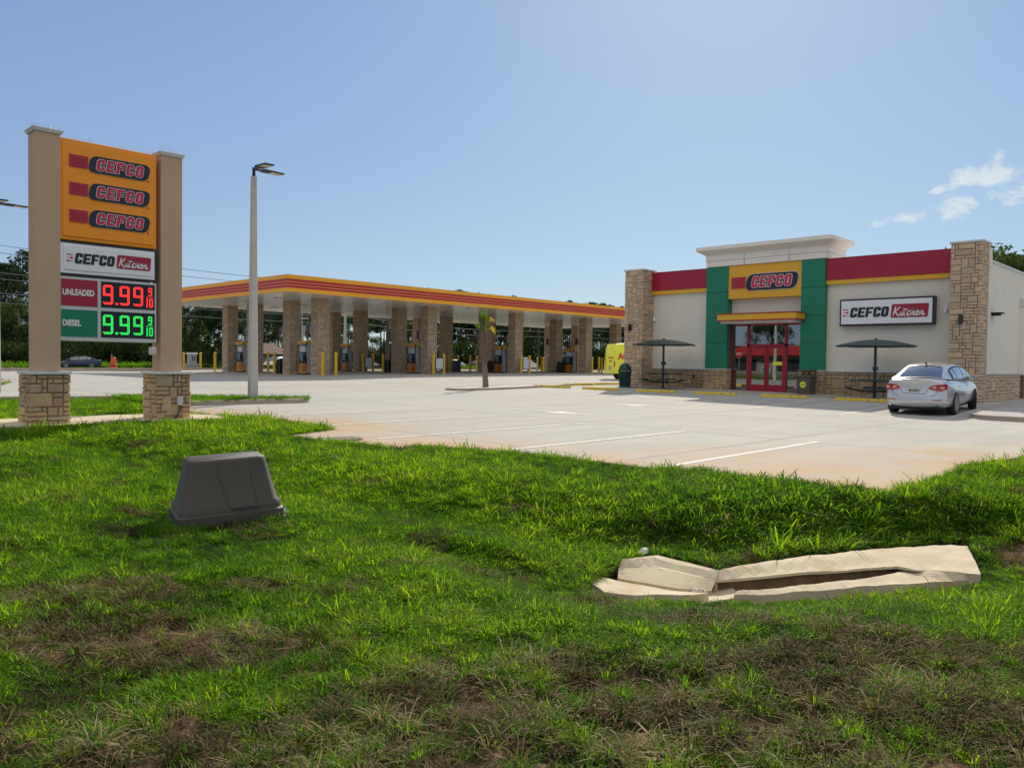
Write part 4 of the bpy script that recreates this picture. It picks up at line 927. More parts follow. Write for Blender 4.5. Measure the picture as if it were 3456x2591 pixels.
    for r_ in range(3):
        mb = MB(); rg = random.Random(r_); x = -20.5+r_*2.3
        for z in (.35,.8,1.25):
            mb.tone = .5; mb.box(x-.35, 36, z-.04, x+.35, 41, z)
            yy = 36.05
            while yy < 40.8:
                for s_ in (-1,1): mb.tone = rg.random(); mb.box(x+s_*.2-.12, yy, z+.002, x+s_*.2+.12, yy+.2, z+rg.uniform(.15,.32))
                yy += .23
        mb.build('display_shelf', M['goods'], t)
    # window vent: bright slot lights seen inside
    for x in (-17.0,-14.8): MB().box(x-.6, 37, 3.42, x+.6, 37.3, 3.49).build('ceiling_lamp', mat('inner_lamp', (.8,.8,.8), .5, emit=(.8,1,.92), estr=3), t)
    # boxed wall sign
    k_ = MB().box(-12.97, 33.08, 3.07, -9.38, W-.002, 4.16).build('wall_sign', M['dark_frame'], t, bevel=.01)
    MB().box(-12.90, 33.066, 3.14, -9.45, 33.079, 4.09).build('white_face', M['sign_white'], k_)
    kitchen_mark(k_, (-12.83, 33.062, 3.41), (1,0,0), (0,0,1), (0,-1,0), 3.28, .40)
    # cameras
    for x, z in ((-22.3+.0, 3.62),): 
        c = MB().lathe([(.05,0),(.075,.02),(.075,.09),(.03,.2),(.02,.24)], 12, (x+.1, W-.1, z-.1)).build('security_camera', M['sign_white'], t, smooth=True)
    c = MB().box(-8.99, W-.14, 3.60, -8.80, W-.01, 3.76).build('security_camera', M['cap_white'], t, bevel=.02); MB().cyl((-9.05,W-.16,3.52),(-9.0,W-.12,3.74),.05,.06,10).build('camera_lens', M['sign_white'], c)
    w_ = MB(); w_.box(-7.80, 34.5, 3.50, -7.42, 34.95, 3.54); w_.box(-7.80,34.6,3.42,-7.5,34.85,3.50); w_.build('side_wall_lamp', M['lamp_dark'], t)
    w_ = MB(); w_.box(-7.62, 40.9, 3.0, -7.42, 41.1, 3.3); w_.build('side_wall_lamp', M['lamp_dark'], t)
    # hose taps
    MB().box(-19.95, W-.14, .78, -19.85, W-.09, .9).build('wall_tap', M['lamp_dark'], t); MB().box(-21.5, W-.14, .95, -21.42, W-.09, 1.03).build('wall_tap', M['lamp_dark'], t)
    MB().cyl((-13.0+3.9,W-.1,5.92),(-9.1,W-.1,6.0),.03,.02,6).build('parapet_stub', M['lamp_dark'], t)
store()
drape('sidewalk', [(-24.2,31.6),(-24.2,33.4),(-7.75,33.45),(-6.9,33.4),(-6.9,31.6)], None, zlot, .012, .8, M['island_top'])
# ---------------------------------------------------------------- table umbrellas, bins
def umbrella_table(x, y, label):
    z = zlot(x, y); t = thing('umbrella_table', label, 'picnic table', (0,0,0), 0, 'green steel umbrella tables')
    MB().cyl((0,0,0),(0,0,2.27),.052,.052,12).build('pole', M['umbrella_metal'], t); MB().lathe([(.2,0),(.2,.02),(.06,.04)],12).build('foot_plate', M['umbrella_metal'], t)
    mb = MB(); n = 8; R0 = 1.5
    pr_ = [(R0,2.0),(R0*.98,2.035),(1.1,2.13),(.7,2.21),(.35,2.255),(.1,2.27)]
    for r, z_ in pr_:
        for i in range(n*2):
            a = math.pi*i/n; rr = r*(1 if i % 2 == 0 else .95); mb.v.append((rr*math.cos(a), rr*math.sin(a), z_+(0 if i % 2 == 0 else .012*(r/R0))))
    N_ = n*2
    for k_ in range(len(pr_)-1):
        for i in range(N_): mb.f.append((k_*N_+i, k_*N_+(i+1) % N_, (k_+1)*N_+(i+1) % N_, (k_+1)*N_+i)); mb.m.append(0); mb.t.append(.5)
    u_ = mb.build('umbrella_canopy', M['umbrella_metal'], t)
    sd = u_.modifiers.new('solid', 'SOLIDIFY'); sd.thickness = .015
    MB().lathe([(.06,2.26),(.06,2.3),(.03,2.33)],10).build('finial', M['umbrella_metal'], u_)
    mb = MB()
    for i in range(8): a = math.pi*i/4; mb.cyl((.05*math.cos(a),.05*math.sin(a),2.2),(1.45*math.cos(a),1.45*math.sin(a),2.0),.012,.01,5)
    mb.build('ribs', M['umbrella_metal'], u_)
    MB().lathe([(.0,.68),(.88,.68),(.9,.70),(.9,.72),(.88,.73),(.0,.73)],24).build('tabletop', M['umbrella_metal'], t)
    MB().box(-.06,-.1,1.1,.08,.1,1.24).build('crank_box', M['umbrella_metal'], t)
    for k_ in range(4):
        a = R(20+90*k_); c, s_ = math.cos(a), math.sin(a)
        b = MB().tube([(0,0,.30),(.5*c,.5*s_,.30),(.98*c,.98*s_,.40)], .03, 8).build('bench_arm', M['umbrella_metal'], t)
        mb = MB(); P = [(.80,-.40),(1.08,-.40),(1.08,.40),(.80,.40)]; mb.prism([(p[0]*c-p[1]*s_, p[0]*s_+p[1]*c) for p in P], .41, .45); mb.build('seat', M['umbrella_metal'], t)
    t.location = (x, y, z); return t
u1 = umbrella_table(-20.32, 31.3, 'green steel umbrella table left of the entrance doors'); u2_ = copy_tree(u1); u2_.location = (-10.92, 31.4, zlot(-10.92, 31.4)); u2_['label'] = 'green steel umbrella table under the white wall sign, behind the silver car'
def green_bin(x, y):
    z = zlot(x, y); t = thing('litter_bin', 'green slatted litter bin with domed lid at the left stone pillar', 'litter bin', (x, y, z))
    mb = MB()
    for i in range(26):
        a = 2*math.pi*i/26; c, s_ = math.cos(a), math.sin(a); mb.tube([(x+.25*c,y+.25*s_,z+.03),(x+.27*c,y+.27*s_,z+.45),(x+.29*c,y+.29*s_,z+.74),(x+.34*c,y+.34*s_,z+.82)], .018, 4)
    mb.build('slats', M['green_metal'], t)
    MB().lathe([(.22,.03),(.24,.4),(.25,.72)],20,(x,y,z)).build('liner', M['black_plastic'], t); mb = MB(); mb.lathe([(.27,.0),(.27,.06)],20,(x,y,z)); mb.lathe([(.285,.70),(.285,.75)],20,(x,y,z)); mb.build('hoop', M['green_metal'], t)
    MB().lathe([(.28,.80),(.29,.86),(.27,.96),(.21,1.06),(.12,1.12),(.02,1.14)],20,(x,y,z)).build('domed_lid', M['green_metal'], t, smooth=True)
green_bin(-22.04, 30.7)
def brown_bin(x, y):
    z = zlot(x, y); t = thing('litter_bin', 'brown square litter bin with round yellow sticker right of the doors', 'litter bin', (x, y, z))
    MB().frustum((x,y,z),(.54,.54),(x,y,z+.72),(.60,.60)).build('bin_body', M['bin_brown'], t, bevel=.03); MB().box(x-.33,y-.33,z+.72,x+.33,y+.33,z+.80).build('rim', M['bin_brown'], t, bevel=.02)
    mb = MB()
    for sx_ in (-1,0,1):
        for sy in (-1,1): mb.box(x+sx_*.28-.012,y+sy*.28-.012,z+.8,x+sx_*.28+.012,y+sy*.28+.012,z+.98)
    mb.build('lid_posts', M['black_plastic'], t); MB().box(x-.32,y-.32,z+.98,x+.32,y+.32,z+1.04).build('lid', M['bin_brown'], t, bevel=.02)
    s_ = MB(); s_.add([(x+.13*math.cos(a), y-.295, z+.42+.13*math.sin(a)) for a in [i*math.pi/12 for i in range(24)]], [tuple(range(24))]); s_ = s_.build('sticker', M['sticker_yellow'], t); MB().box(x-.09,y-.30,z+.405,x+.09,y-.297,z+.435).build('sticker_mark', M['letter_black'], s_)
brown_bin(-14.1, 32.55)
# ---------------------------------------------------------------- wheel stops
W0 = None
def wheel_stop(x, y, rz, label):
    global W0
    if W0 is None:
        mb = MB(); P = [(-.08,0),(.08,0),(.055,.115),(-.055,.115)]; L_ = .88
        mb.add([(-L_,p[0],p[1]) for p in P]+[(-L_+.05,p[0]*.8,p[1]) for p in P]+[(L_-.05,p[0]*.8,p[1]) for p in P]+[(L_,p[0],p[1]) for p in P], [(3,2,1,0),(12,13,14,15)]+[(4*i+j,4*i+(j+1)%4,4*i+4+(j+1)%4,4*i+4+j) for i in range(3) for j in range(4)])
        W0 = mb.build('wheel_stop', M['wheel_stop'], bevel=.012); o = W0
    else: o = W0.copy(); link(o)
    o.location = (x, y, zlot(x, y)); o.rotation_euler = (0, 0, rz); tag(o, label, 'wheel stop', 'yellow concrete wheel stops')
for x, y, rz, l in ((-23.55,27.2,.35,'yellow wheel stop touching the end of the palm island'),(-20.98,27.45,.18,'yellow wheel stop left of the green litter bin, near row'),(-18.45,27.85,.12,'yellow wheel stop in front of the left umbrella table'),(-15.95,28.35,.08,'yellow wheel stop in front of the left green panel and door'),(-13.35,28.85,.02,'yellow wheel stop in front of the brown litter bin'),(-10.6,29.1,.0,'yellow wheel stop left of the silver car'),
                  (-24.35,30.1,1.32,'pale yellow wheel stop beyond the palm island, left of two'),(-24.25,32.4,1.30,'pale yellow wheel stop beyond the palm island, right of two')): wheel_stop(x, y, rz, l)
# ---------------------------------------------------------------- utility box
def utility_box():
    z = zg(*BOXC)-.03; t = thing('utility_box', 'dark tan plastic utility pedestal box standing in the grass', 'utility box', (0,0,0))
    def ring(w, d, r, z_, n=6):
        return [(p[0], p[1], z_) for p in rrect(-w/2, -d/2, w/2, d/2, r, n)]
    lv = [(.98,.68,.08,-.08),(.98,.68,.08,.05),(.955,.655,.08,.055),(.945,.645,.08,.135),(.915,.61,.09,.15),(.905,.60,.09,.20),(.86,.55,.09,.23),(.69,.385,.08,.595),(.68,.375,.08,.615),(.655,.35,.07,.625)]
    mb = MB(); n = len(ring(1,1,.1,0)); 
    for a in lv: mb.v += ring(*a)
    for k_ in range(len(lv)-1):
        for i in range(n): mb.f.append((k_*n+i, k_*n+(i+1)%n, (k_+1)*n+(i+1)%n, (k_+1)*n+i)); mb.m.append(0); mb.t.append(.5)
    mb.f.append(tuple(range((len(lv)-1)*n, len(lv)*n))); mb.m.append(0); mb.t.append(.5)
    b_ = mb.build('cover', M['box_plastic'], t, smooth=True)
    mb = MB(); yb, yt = -.307, -.20
    for (xa, xb) in ((-.01,-.10),(.24,.19)): mb.add([(xa-.006,yb-.008,.19),(xa+.006,yb-.008,.19),(xb+.005,yt-.006,.56),(xb-.005,yt-.006,.56)], [(0,1,2,3)])
    mb.box(-.01,yb-.018,.185,.24,yb-.004,.197); mb.build('moulded_rib', M['bin_brown'], b_)
    MB().box(-.56,-.2,.02,-.48,.0,.04).build('hasp', M['handle'], t); MB().box(.48,-.15,.02,.57,.05,.05).build('hasp', M['handle'], t)
    t.location = (BOXC[0], BOXC[1], z); t.rotation_euler = (R(1.5), R(-2.5), R(74)); return t
utility_box()
# ---------------------------------------------------------------- drain inlet
def drain():
    t = thing('drain_inlet', 'pale concrete storm drain inlet with a dark slot sunk in the grass', 'drain', (0,0,0))
    def P3(z, pts): return [(p[0], p[1], z) for p in pts]
    def fix(o):
        bm = bmesh.new(); bm.from_mesh(o.data); bmesh.ops.recalc_face_normals(bm, faces=bm.faces); bm.to_mesh(o.data); bm.free(); return o
    def slab(name, top, th, m_, parent=t, bev=.012, rough=.012):
        """slab with a finely divided, slightly uneven top"""
        n0 = len(top); pl = []
        for a, b in zip(top, top[1:]+top[:1]):
            k_ = max(1, int((Vector(a)-Vector(b)).length/.06))
            for q in range(k_): pl.append(Vector(a).lerp(Vector(b), q/k_))
        n = len(pl); vs = [Vector((p.x, p.y)) for p in pl]; xs = [v.x for v in vs]; ys = [v.y for v in vs]; x = min(xs)
        flat = [(v.x, v.y) for v in vs]
        while x < max(xs):
            y = min(ys)
            while y < max(ys):
                if inpoly(x, y, flat): vs.append(Vector((x, y)))
                y += .07
            x += .07
        r_ = geometry.delaunay_2d_cdt(vs, [(i, (i+1) % n) for i in range(n)], [list(range(n))], 1, 1e-5)
        def zz(x, y):
            ws = 0; z = 0
            for p in pl: w_ = 1/((p.x-x)**2+(p.y-y)**2+1e-5)**1.5; ws += w_; z += w_*p.z
            return z/ws+rough*(noise.noise(Vector((x*4, y*4, 2)))+.5*noise.noise(Vector((x*15, y*15, 4))))
        mb = MB(); mb.add([(v.x, v.y, zz(v.x, v.y)) for v in r_[0]], [tuple(f) for f in r_[2]])
        mb.add([(p.x, p.y, zz(p.x, p.y)) for p in pl]+[(p.x, p.y, p.z-th) for p in pl], [(i, n+i, n+(i+1) % n, (i+1) % n) for i in range(n)])
        o = mb.build(name, m_, parent); bm = bmesh.new(); bm.from_mesh(o.data); bmesh.ops.remove_doubles(bm, verts=bm.verts, dist=.001); bmesh.ops.recalc_face_normals(bm, faces=bm.faces); bm.to_mesh(o.data); bm.free(); return o
    FB, FM, FO, LIP, PEB, BK, SR, ST, SB, SO = ([(-4.144, 5.78), (-4.003, 6.132), (-3.68, 6.122), (-3.351, 6.081)], [(-4.125, 5.702), (-3.904, 5.936), (-3.553, 5.948), (-3.326, 5.979)], [(-4.078, 5.622), (-3.813, 5.674), (-3.526, 5.74), (-3.309, 5.88)], [(-4.162, 5.306), (-4.157, 5.465), (-3.809, 5.513), (-3.503, 5.577), (-3.249, 5.734), (-3.376, 5.5), (-3.621, 5.243), (-3.844, 5.126)], [(-4.088, 5.691), (-3.819, 5.745), (-3.561, 5.797), (-3.353, 5.883)], [(-3.361, 6.099), (-3.269, 6.482), (-3.119, 6.992), (-2.703, 7.912), (-2.247, 8.659), (-2.117, 8.732)], [(-1.792, 7.855)], [(-2.261, 7.628), (-2.413, 7.604), (-2.59, 7.331), (-2.747, 7.019), (-2.923, 6.772), (-3.065, 6.464), (-3.208, 6.179), (-3.329, 5.975)], [(-3.112, 5.945), (-2.948, 6.222), (-2.762, 6.615), (-2.475, 7.262), (-2.306, 7.78)], [(-3.105, 5.882), (-2.907, 6.14), (-2.708, 6.487), (-2.395, 7.031), (-2.112, 7.478), (-1.813, 7.939)])
    slab('flume', P3(-.345, FB)+P3(-.41, FM[::-1]), .25, M['drain_concrete'])
    mb = MB(); R_ = P3(-.41, FM)+P3(-.475, FO)+[(p[0]-.02, p[1]+.05, -.60) for p in FO]; mb.add(R_, [(r*4+i, r*4+i+1, (r+1)*4+i+1, (r+1)*4+i) for r in range(2) for i in range(3)]); fix(mb.build('flume_wall', M['drain_concrete'], t, smooth=True))
    slab('front_lip', P3(-.45, LIP), .2, M['drain_concrete'])
    slab('top_slab', P3(-.35, BK)+P3(-.40, SR)+P3(-.42, [(-2.2,7.72)])+P3(-.41, ST), .022, M['drain_concrete'])
    slab('front_strip', P3(-.45, SB[::-1])+P3(-.47, SO)+P3(-.40, SR)+P3(-.42, [(-2.2,7.74)]), .3, M['drain_concrete'])
    mb = MB(); jag = random.Random(8); W_ = []
    for a, b in zip(ST[:-1], ST[1:]):
        for q in range(5): W_.append((a[0]+(b[0]-a[0])*q/5, a[1]+(b[1]-a[1])*q/5))
    W_.append(ST[-1]); n = len(W_)
    vs = [(p[0]-.02+jag.uniform(-.012,.012), p[1]+.03+jag.uniform(-.012,.012), -.42) for p in W_]+[(p[0]-.03+jag.uniform(-.02,.02), p[1]+.05, -.56+jag.uniform(-.02,.02)) for p in W_]+[(p[0]+.02, p[1], -.85) for p in W_]
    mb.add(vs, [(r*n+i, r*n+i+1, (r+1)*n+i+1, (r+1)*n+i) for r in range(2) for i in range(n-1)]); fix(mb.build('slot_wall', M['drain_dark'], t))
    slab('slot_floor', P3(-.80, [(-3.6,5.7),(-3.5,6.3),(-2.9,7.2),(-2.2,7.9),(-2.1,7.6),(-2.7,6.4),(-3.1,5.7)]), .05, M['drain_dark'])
    mb = MB(); rg = random.Random(3)
    for i in range(420):
        s_ = rg.random()*2.999; k_ = int(s_); f = s_-k_; x = PEB[k_][0]+(PEB[k_+1][0]-PEB[k_][0])*f+rg.uniform(-.035,.035); y = PEB[k_][1]+(PEB[k_+1][1]-PEB[k_][1])*f+rg.uniform(-.04,.03); r_ = rg.uniform(.006,.017); mb.frustum((x,y,-.50),(r_*2,r_*2),(x,y,-.485+r_),(r_,r_))
    o = mb.build('gravel', M['gravel'], t); o['kind'] = 'stuff'
    slab('channel_bed', P3(-.505, [(-4.4,5.4),(-4.2,6.0),(-3.4,6.3),(-3.1,6.0),(-3.2,5.6),(-4.1,5.25)]), .05, M['drain_concrete'])
drain()
mb = MB(); mb.frustum((-4.28,6.28,-.40),(.11,.07),(-4.25,6.30,-.35),(.05,.04)); tag(mb.build('litter', M['litter'], bevel=.01), 'crumpled white paper scrap at the left end of the drain', 'litter')
mb = MB(); mb.add([(-2.9,1.95,-.105),(-2.82,2.0,-.09),(-2.74,1.98,-.10),(-2.8,1.92,-.11)], [(0,1,2,3)]); tag(mb.build('litter', M['litter']), 'thin white plastic scrap lying in the brown grass near the camera', 'litter').modifiers.new('s','SOLIDIFY').thickness = .004
mb = MB(); mb.lathe([(.0,0),(.30,0),(.30,.012),(.0,.012)], 24, (-11.35, 7.75, zlot(-11.3,7.7)+.004)); tag(mb.build('manhole_cover', M['mortar']), 'round grey manhole cover in the pale concrete pad by the lawn', 'manhole cover')
# ---------------------------------------------------------------- cars
def catmull(P, t):
    n = len(P)-1; s_ = min(max(t, 0), .99999)*n; i = int(s_); f = s_-i
    p0, p1, p2, p3 = [Vector(P[min(max(i+k, 0), n)]) for k in (-1, 0, 1, 2)]
    return .5*((2*p1)+(p2-p0)*f+(2*p0-5*p1+4*p2-p3)*f*f+(3*p1-p0-3*p2+p3)*f**3)
def wheel(t, x, y, r=.325, w=.21, steer=0):
    s_ = 1 if y > 0 else -1
    mb = MB(); prof = [(r-.07,-w/2),(r-.015,-w/2),(r,-w/2+.03),(r,w/2-.03),(r-.015,w/2),(r-.07,w/2)]
    n = 28; c0 = math.cos(steer); s0 = math.sin(steer)
    def P(rr, a, yy): px, pz = rr*math.cos(a), rr*math.sin(a); return (x+px*c0-yy*s0, y+px*s0+yy*c0, r+pz)
    vs = [P(rr, 2*math.pi*i/n, yy) for rr, yy in prof for i in range(n)]
    mb.add(vs, [(j*n+i, j*n+(i+1)%n, (j+1)*n+(i+1)%n, (j+1)*n+i) for j in range(len(prof)-1) for i in range(n)]); tr = mb.build('wheel', M['tyre'], t, smooth=True, local=True)
    mb = MB(); ro = r-.068; o_ = s_*w*.36
    mb.add([P(ro, 2*math.pi*i/n, o_-s_*.09) for i in range(n)]+[P(ro, 2*math.pi*i/n, o_+s_*.03) for i in range(n)]+[P(ro-.025, 2*math.pi*i/n, o_+s_*.03) for i in range(n)]+[P(ro-.03, 2*math.pi*i/n, o_-s_*.05) for i in range(n)], [(k_*n+i, k_*n+(i+1)%n, (k_+1)*n+(i+1)%n, (k_+1)*n+i) for k_ in range(3) for i in range(n)])
    for k_ in range(5):
        a = 2*math.pi*k_/5+.3
        for d in (-.13, .13): mb.add([P(.04,a-.5,o_+s_*.012),P(.04,a+.5,o_+s_*.012),P(ro-.01,a+d+.09,o_+s_*.022),P(ro-.01,a+d-.09,o_+s_*.022)], [(0,1,2,3)])
    mb.add([P(.07, 2*math.pi*i/10, o_+s_*.024) for i in range(10)], [tuple(range(10))])
    mb.build('rim', M['rim'], tr, local=True)
    mb = MB(); mb.add([P(ro-.005, 2*math.pi*i/n, o_-s_*.06) for i in range(n)], [tuple(range(n))]); mb.build('brake_disc', M['car_black'], tr, local=True)
def bake_cut(o, cuts):
    for c in cuts: m_ = o.modifiers.new('b', 'BOOLEAN'); m_.object = c; m_.operation = 'DIFFERENCE'; m_.solver = 'EXACT'
    dg = bpy.context.evaluated_depsgraph_get(); dg.update(); me = bpy.data.meshes.new_from_object(o.evaluated_get(dg)); o.modifiers.clear(); old = o.data; o.data = me
    for c in cuts: bpy.data.objects.remove(c)
    me.polygons.foreach_set('use_smooth', [True]*len(me.polygons))
    try: me.set_sharp_from_angle(angle=R(35))
    except Exception: pass
def sedan(paintm, label, cat='car', L=4.67, W=1.80, H=1.46, wb=2.70, group=None, detail=True, steer=0.0):
    t = thing('parked_car', label, cat, (0,0,0), 0, group); k = H/1.46; hw = W/2; fl = L/2
    top = lambda x: catmull([(-2.33,0,1.03),(-1.9,0,1.045),(-1.2,0,1.02),(-.3,0,.965),(.6,0,.95),(1.25,0,.955),(1.8,0,.86),(2.25,0,.70)], (x+2.33)/4.58).z*k
    def wid(x): return hw*(1-.13*max(0,(abs(x)-1.55)/.8)**2.2-.02*abs(x))
    def sec(x, w, zt, zb=.20):
        return [(0,zb),(.82*w,zb),(.955*w,zb+.07),(.99*w,.38),(1.0*w,.55),(.985*w,.70*zt/.98+.0),(.945*w,zt-.085),(.87*w,zt-.018),(.55*w,zt+.012),(0,zt+.022)]
    xs = [-2.28,-2.1,-1.85,-1.5,-1.0,-.5,0,.5,1.0,1.4,1.75,2.05,2.22]; rings = []
    for x in xs:
        s_ = sec(x, wid(x), top(x), .20 if abs(x) < 2.2 else .26)
        pts = [(x, y, z) for y, z in s_]+[(x, -y, z) for y, z in s_[-2:0:-1]]; rings.append(pts)
    n = len(rings[0]); sc_ = fl/2.335
    rings = [[(p[0]*sc_, p[1], p[2]) for p in r] for r in rings]
    mb = MB(); 
    for r in rings: mb.v += r
    for i in range(len(rings)-1):
        for j in range(n): mb.f.append((i*n+j, i*n+(j+1)%n, (i+1)*n+(j+1)%n, (i+1)*n+j)); mb.m.append(0); mb.t.append(.5)
    m9 = 9
    def cap(base, r, sgn, offs, bow, flip):
        # horizontal strips between mirrored points with a bow
        cols = [.8,.4,0,-.4,-.8]; idx0 = len(mb.v); grid = {}
        for j in range(0, m9+1):
            p = r[j]; yy = abs(p[1])
            for ci, c in enumerate(cols):
                y = c*yy; x = p[0]+sgn*(offs[j]+bow*(1-c*c)); grid[(j,ci)] = len(mb.v); mb.v.append((x, y, p[2]))
        def gi(j, ci):
            if ci < 0: return base+j
            if ci >= len(cols): return base+((n-j) % n)
            return grid[(j,ci)]
        for j in range(m9):
            for ci in range(-1, len(cols)):
                if j == 0 and False: continue
                q = (gi(j,ci), gi(j,ci+1), gi(j+1,ci+1), gi(j+1,ci)); q = tuple(dict.fromkeys(q))
                if len(q) < 3: continue
                if flip: q = q[::-1]
                mb.f.append(q); mb.m.append(0); mb.t.append(.5)
    cap(0, rings[0], -1, [.0,.03,.07,.09,.08,.03,.02,.03,.05,.06], .06, False)
    cap((len(rings)-1)*n, rings[-1], 1, [.0,.04,.09,.11,.10,.06,.03,.02,.0,-.02], .10, True)
    body = mb.build('body', paintm, t, smooth=True, local=True)
    bm = bmesh.new(); bm.from_mesh(body.data); bmesh.ops.remove_doubles(bm, verts=bm.verts, dist=.002); bmesh.ops.recalc_face_normals(bm, faces=bm.faces); bm.to_mesh(body.data); bm.free()
    ss = body.modifiers.new('s','SUBSURF'); ss.levels = 2; ss.render_levels = 2
    cuts = []
    for x in (-wb/2, wb/2):
        c = MB().cyl((x, hw+.2, .325), (x, hw-.30, .325), .385, .385, 32).build('cut', paintm); d = MB().cyl((x, -hw-.2, .325), (x, -hw+.30, .325), .385, .385, 32).build('cut', paintm); cuts += [c, d]
    bake_cut(body, cuts)
    # cabin
    E = [(1.42,.74,.955*k),(.95,.665,1.20*k),(.50,.60,1.365*k),(.0,.575,1.425*k),(-.5,.57,1.43*k),(-1.0,.56,1.375*k),(-1.38,.61,1.25*k),(-1.80,.69,1.045*k)]
    E = [(p[0]*sc_, p[1]*hw/.9, p[2]) for p in E]
    def edge(u): return catmull(E, u)
    def side(u, v, s_):
        e = edge(u); b = Vector((E[0][0]+(E[-1][0]-E[0][0])*u, hw*.885-.03*u*u, top(max(-2.1,min(1.3,(E[0][0]+(E[-1][0]-E[0][0])*u)/sc_)))-.01))
        p = b.lerp(e, v); p.y += .035*math.sin(math.pi*v); return Vector((p.x, p.y*s_, p.z))
    def topf(u, c):
        e = edge(u); return Vector((e.x+.05*(1-c*c)*(1 if u < .3 else -1 if u > .7 else (1-(u-.3)/.2)), e.y*c, e.z+.04*k*(1-c*c)))
    mb = MB(); nu, nv = 36, 5
    for s_ in (1,-1):
        b0 = len(mb.v)
        for i in range(nu+1):
            for j in range(nv+1): mb.v.append(tuple(side(i/nu, j/nv, s_)))
        for i in range(nu):
            for j in range(nv):
                q = (b0+i*(nv+1)+j, b0+(i+1)*(nv+1)+j, b0+(i+1)*(nv+1)+j+1, b0+i*(nv+1)+j+1); mb.f.append(q if s_ < 0 else q[::-1]); mb.m.append(0); mb.t.append(.5)
    b0 = len(mb.v); nc = 10
    for i in range(nu+1):
        for j in range(nc+1): mb.v.append(tuple(topf(i/nu, 1-2*j/nc)))
    for i in range(nu):
        for j in range(nc): mb.f.append((b0+i*(nc+1)+j, b0+i*(nc+1)+j+1, b0+(i+1)*(nc+1)+j+1, b0+(i+1)*(nc+1)+j)); mb.m.append(0); mb.t.append(.5)
    cb = mb.build('cabin', paintm, t, smooth=True, local=True)
    bm = bmesh.new(); bm.from_mesh(cb.data); bmesh.ops.remove_doubles(bm, verts=bm.verts, dist=.002); bmesh.ops.recalc_face_normals(bm, faces=bm.faces); bm.to_mesh(cb.data); bm.free()
    def patch(name, fn, u0, u1, v0, v1, off, m_, par, nu_=10, nv_=6, shape=None):
        mb = MB()
        for i in range(nu_+1):
            for j in range(nv_+1):
                u = u0+(u1-u0)*i/nu_; v = (v0(u) if callable(v0) else v0); v = v+((v1(u) if callable(v1) else v1)-v)*j/nv_
                p = fn(u, v); du = fn(u+.004, v)-fn(u-.004, v); dv = fn(u, v+.004)-fn(u, v-.004); nn = du.cross(dv).normalized()
                if nn.dot(p-Vector((0,0,.9))) < 0: nn = -nn
                mb.v.append(tuple(p+nn*off))
        for i in range(nu_):
            for j in range(nv_): mb.f.append((i*(nv_+1)+j, (i+1)*(nv_+1)+j, (i+1)*(nv_+1)+j+1, i*(nv_+1)+j+1)); mb.m.append(0); mb.t.append(.5)
        return mb.build(name, m_, par, smooth=True, local=True)
    patch('rear_window', topf, .745, .975, .84, -.84, .006, M['car_glass'], t); patch('windscreen', topf, .03, .27, .88, -.88, .006, M['car_glass'], t)
    for s_ in (1, -1):
        f = lambda u, v, s_=s_: side(u, v, s_)
        fr_ = patch('window_trim', f, .10, .90, .04, lambda u: .90*min(1, (u-.06)/.10, (.945-u)/.10) if True else .9, .004, M['car_black'], t, 26)
        for (a, b) in ((.155,.42),(.445,.68),(.70,.82)): patch('side_window', f, a, b, .10, lambda u: min(.80, max(.15,(u-.05)/.12*.78), max(.15,(.93-u)/.13*.80)), .008, M['car_glass'], fr_)
        ml = MB().frustum((1.02*sc_, s_*(hw+.02), .93*k),(.10,.12),(1.00*sc_, s_*(hw+.07), 1.08*k),(.16,.24)).build('mirror', paintm, t, bevel=.03, local=True)
        if detail:
            for x in (.15, -.85): MB().box(x-.09, s_*(wid(x)*.975)-.02, .80, x+.09, s_*(wid(x)*.975)+.022, .825).build('door_handle', paintm, t, bevel=.008, local=True)
            for x in (.98, -.02, -.98):
                mb = MB(); pts = [Vector((x*sc_+.05*math.sin((z-.3)*3), s_*(wid(x)*(1.0 if z < .6 else .985 if z < .75 else .955)+.001), z)) for z in (.30,.45,.6,.72,.82,.88)]
                for a, b in zip(pts[:-1], pts[1:]): mb.add([a+Vector((-.004,0,0)), a+Vector((.004,0,0)), b+Vector((.004,0,0)), b+Vector((-.004,0,0))], [(0,1,2,3)])
                mb.build('door_seam', M['car_black'], t, local=True)
    for x in (-wb/2, wb/2):
        for s_ in (1, -1): wheel(t, x, s_*(hw-.115), steer=steer if x > 0 else 0)
    # rear dress-up
    xr = -fl-.02
    def rearx(y, z):                                       # follow the bowed rear face
        c = y/(hw*.87); base = {0:.0}; o = .03 if z > .68 else .085
        return (-2.28*sc_)-(o+.06*(1-c*c))-.004
